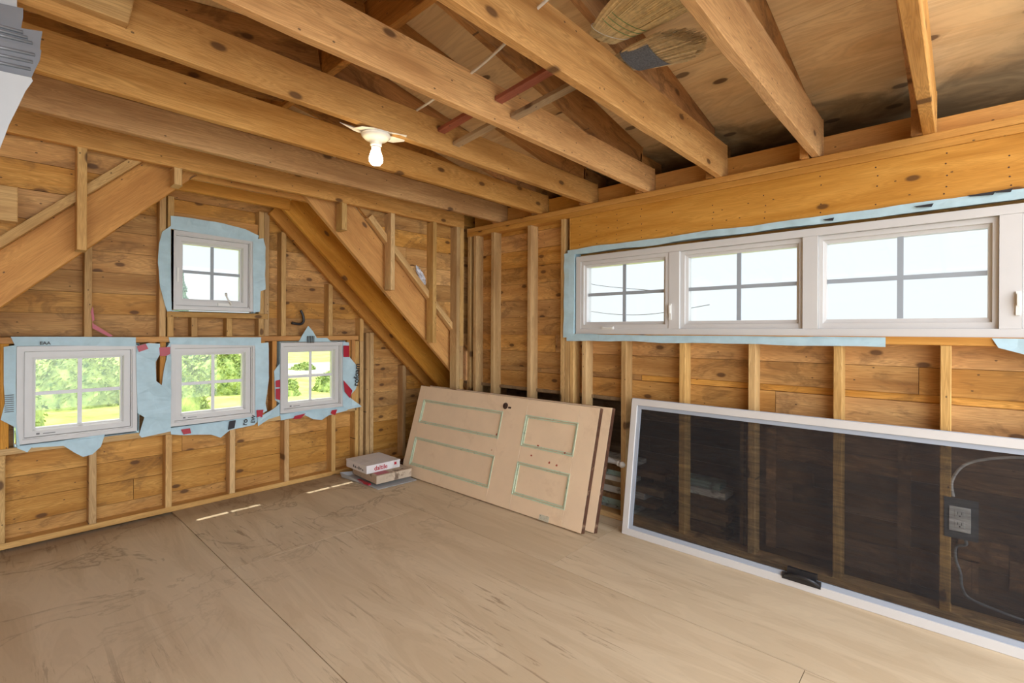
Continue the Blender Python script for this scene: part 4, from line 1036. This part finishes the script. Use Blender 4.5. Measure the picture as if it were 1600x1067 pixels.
# ---------------------------------------------------------------- old boards in the wall cavity and behind the doors
rr = random.Random(11)
mats2 = ['oldboard', 'oldboard', 'greywood', 'oldboard', 'oldboard', 'oldboard', 'oldpaint', 'oldgreen']
mats = ['oldpaint', 'oldgreen', 'oldboard', 'oldpaint', 'greywood']
z_ = .001
names_ = ['lowest', 'second from the bottom', 'third from the bottom', 'fourth from the bottom', 'fifth from the bottom', 'fourth from the top', 'third from the top', 'second from the top', 'topmost']
for i in range(9):
    th = rr.choice((.034, .040, .046)); x_ = 3.045 + rr.uniform(0, .05); yl = 1.50 + rr.uniform(-.10, .22)
    if i == 8: th = .03
    o = boxes('old_board', [(x_, yl, z_, x_ + rr.uniform(.12, .18), 3.1 + rr.uniform(-.3, .1), z_ + th)], M[mats[i % 5]], bevel=.002)
    if mats[i % 5] == 'oldboard': set_rnd(o.data, [.4] * len(o.data.polygons))
    tag(o, 'flaking old board, %s in the pile behind the leaning doors' % names_[i], 'old board', 'old boards inside the wall'); z_ += th + .001
ztop = z_
z_ = .001
for i in range(8):
    th = .042; yl = 1.03 + rr.uniform(0, .06)
    o = boxes('old_board', [(3.05 + rr.uniform(0, .04), yl, z_, 3.20, yl + .26 + rr.uniform(0, .07), z_ + th)], M[mats2[i]], bevel=.002)
    if mats2[i] == 'oldboard': set_rnd(o.data, [.4] * len(o.data.polygons))
    tag(o, 'short old board, %s of the small pile seen through the insect screen' % ['lowest', 'second from bottom', 'third from bottom', 'fourth from bottom', 'fourth from top', 'third from top', 'second from top', 'topmost'][i], 'old board', 'short old boards seen through the screen'); z_ += th + .001
# turned spindle lying on the pile
sp = bmesh.new(); prof = [(0, 0), (.004, .004), (.007, .010), (.016, .018), (.021, .032), (.018, .048), (.009, .056), (.013, .062), (.019, .070), (.012, .082), (.015, .12), (.021, .18), (.017, .30), (.012, .42), (.017, .5), (.02, .56), (0, .56)]
v = (Vector((3.13, 2.20, ztop + .022)) - Vector((2.905, 1.640, ztop + .030))).normalized()
q = Vector((0, 0, 1)).rotation_difference(v).to_matrix().to_4x4(); q.translation = (2.885, 1.640, .395)
q.translation = (2.900, 1.640, ztop + .022)
lathe(sp, prof, 20, q); o = link('turned_spindle', sp, M['plastic'], smooth=True); tag(o, 'white turned wooden spindle poking out between the doors and the screen door', 'spindle')
for i, (x_, y_, l_, a_) in enumerate(((2.66, 3.74, .30, .1), (2.67, 3.76, .26, -.15), (2.68, 3.75, .28, .05))):
    m = Matrix.Translation((x_, y_, .001 + i * .027)) @ Matrix.Rotation(a_, 4, 'Z')
    o = boxes('scrap_wood', [(-.08, -.04, 0, l_ - .08, .10, .026)], M['edge'], bevel=.002, mw=m); tag(o, 'dark scrap of wood in the corner behind the boxes, %s of three' % ('lowest', 'middle', 'topmost')[i], 'scrap wood', 'dark wood scraps in the corner')
bm = bmesh.new(); tube(bm, smooth_path([(2.58, 3.70, .088), (2.62, 3.74, .115), (2.64, 3.70, .135), (2.61, 3.68, .150), (2.64, 3.72, .17), (2.67, 3.71, .155)], 6), .007, 8)
tag(link('plastic_strap', bm, M['plastic'], smooth=True), 'curled white plastic strap on the scraps between boxes and door', 'strap')

# ---------------------------------------------------------------- outlet behind the screen
ol = thing('wall_outlet', 'white double wall outlet on a dark gasket, behind the insect screen', 'outlet', (XB, -.002, .46))
def fb(lst, nm, mt, parent, bevel=0):
    return boxes(nm, lst, mt, parent, bevel)
fb([(XB - .004, -.062, .375, XB - .001, .050, .552)], 'gasket', M['dimplastic'], ol)
pl = fb([(XB - .010, -.037, .408, XB - .0045, .034, .516)], 'cover_plate', M['plastic'], ol, .0015)
for zc in (.440, .486):
    s_ = fb([(XB - .0125, -.018, zc - .015, XB - .0102, .015, zc + .015)], 'socket', M['plastic'], pl, .001)
    fb([(XB - .0132, -.009, zc - .002, XB - .0126, -.007, zc + .009), (XB - .0132, .004, zc - .002, XB - .0126, .006, zc + .009), (XB - .0132, -.004, zc - .011, XB - .0126, .001, zc - .006)], 'slots', M['black'], s_)
bm = bmesh.new(); tube(bm, smooth_path([(2.95, .020, .55), (2.955, .024, .62), (2.96, -.02, .70), (2.965, -.12, .745), (2.97, -.25, .765), (2.97, -.5, .775), (2.97, -.9, .775)], 8), .006, 8)
tag(link('electric_cable', bm, M['cable'], smooth=True), 'grey white cable curving up and right from the wall outlet behind the screen', 'cable')
bm = bmesh.new(); tube(bm, smooth_path([(2.95, -.018, .375), (2.955, -.022, .345), (2.96, .010, .325), (2.965, .012, .27), (2.965, -.004, .21), (2.965, -.012, .14), (2.97, -.05, .10), (2.97, -.2, .075)], 8), .006, 8)
tag(link('electric_cable', bm, M['dcable'], smooth=True), 'dark cable dropping from the wall outlet to the floor plate', 'cable')

# small things on the boards
o = prism('red_strap', [(0.459, 1.396), (0.469, 1.429), (0.478, 1.343), (0.467, 1.332)], .001, M['red'], None, faceA(YA - .006)); prism('strap_tail', [(.4675, 1.333), (.473, 1.318), (0.572, 1.239), (0.548, 1.236), (0.467, 1.290)], .001, M['red'], o, faceA(YA - .006)); tag(o, 'torn red strap hanging on the wall above the leftmost window', 'strap')
bm = bmesh.new(); tube(bm, smooth_path([(1.75, 4.13, 1.345), (1.82, 4.13, 1.335), (1.85, 4.13, 1.36), (1.845, 4.13, 1.41), (1.825, 4.13, 1.452)], 6), .011, 8)
tag(link('black_cable', bm, M['black'], smooth=True), 'short bent black cable between studs above the rightmost lower window', 'cable')
bm = bmesh.new(); rr = random.Random(5); bmesh.ops.create_icosphere(bm, subdivisions=3, radius=1)
for v in bm.verts:
    k = .75 + .6 * noise.noise(v.co * 2.3) + .25 * noise.noise(v.co * 6); v.co = Vector((2.475 + v.co.x * .035 * k - v.co.z * .045, 3.318 + v.co.y * .022 * k, 1.745 + v.co.z * .085 * k))
tag(link('crumpled_film', bm, M['film']), 'crumpled grey plastic film stuffed behind the sloping plate near the corner', 'plastic film')
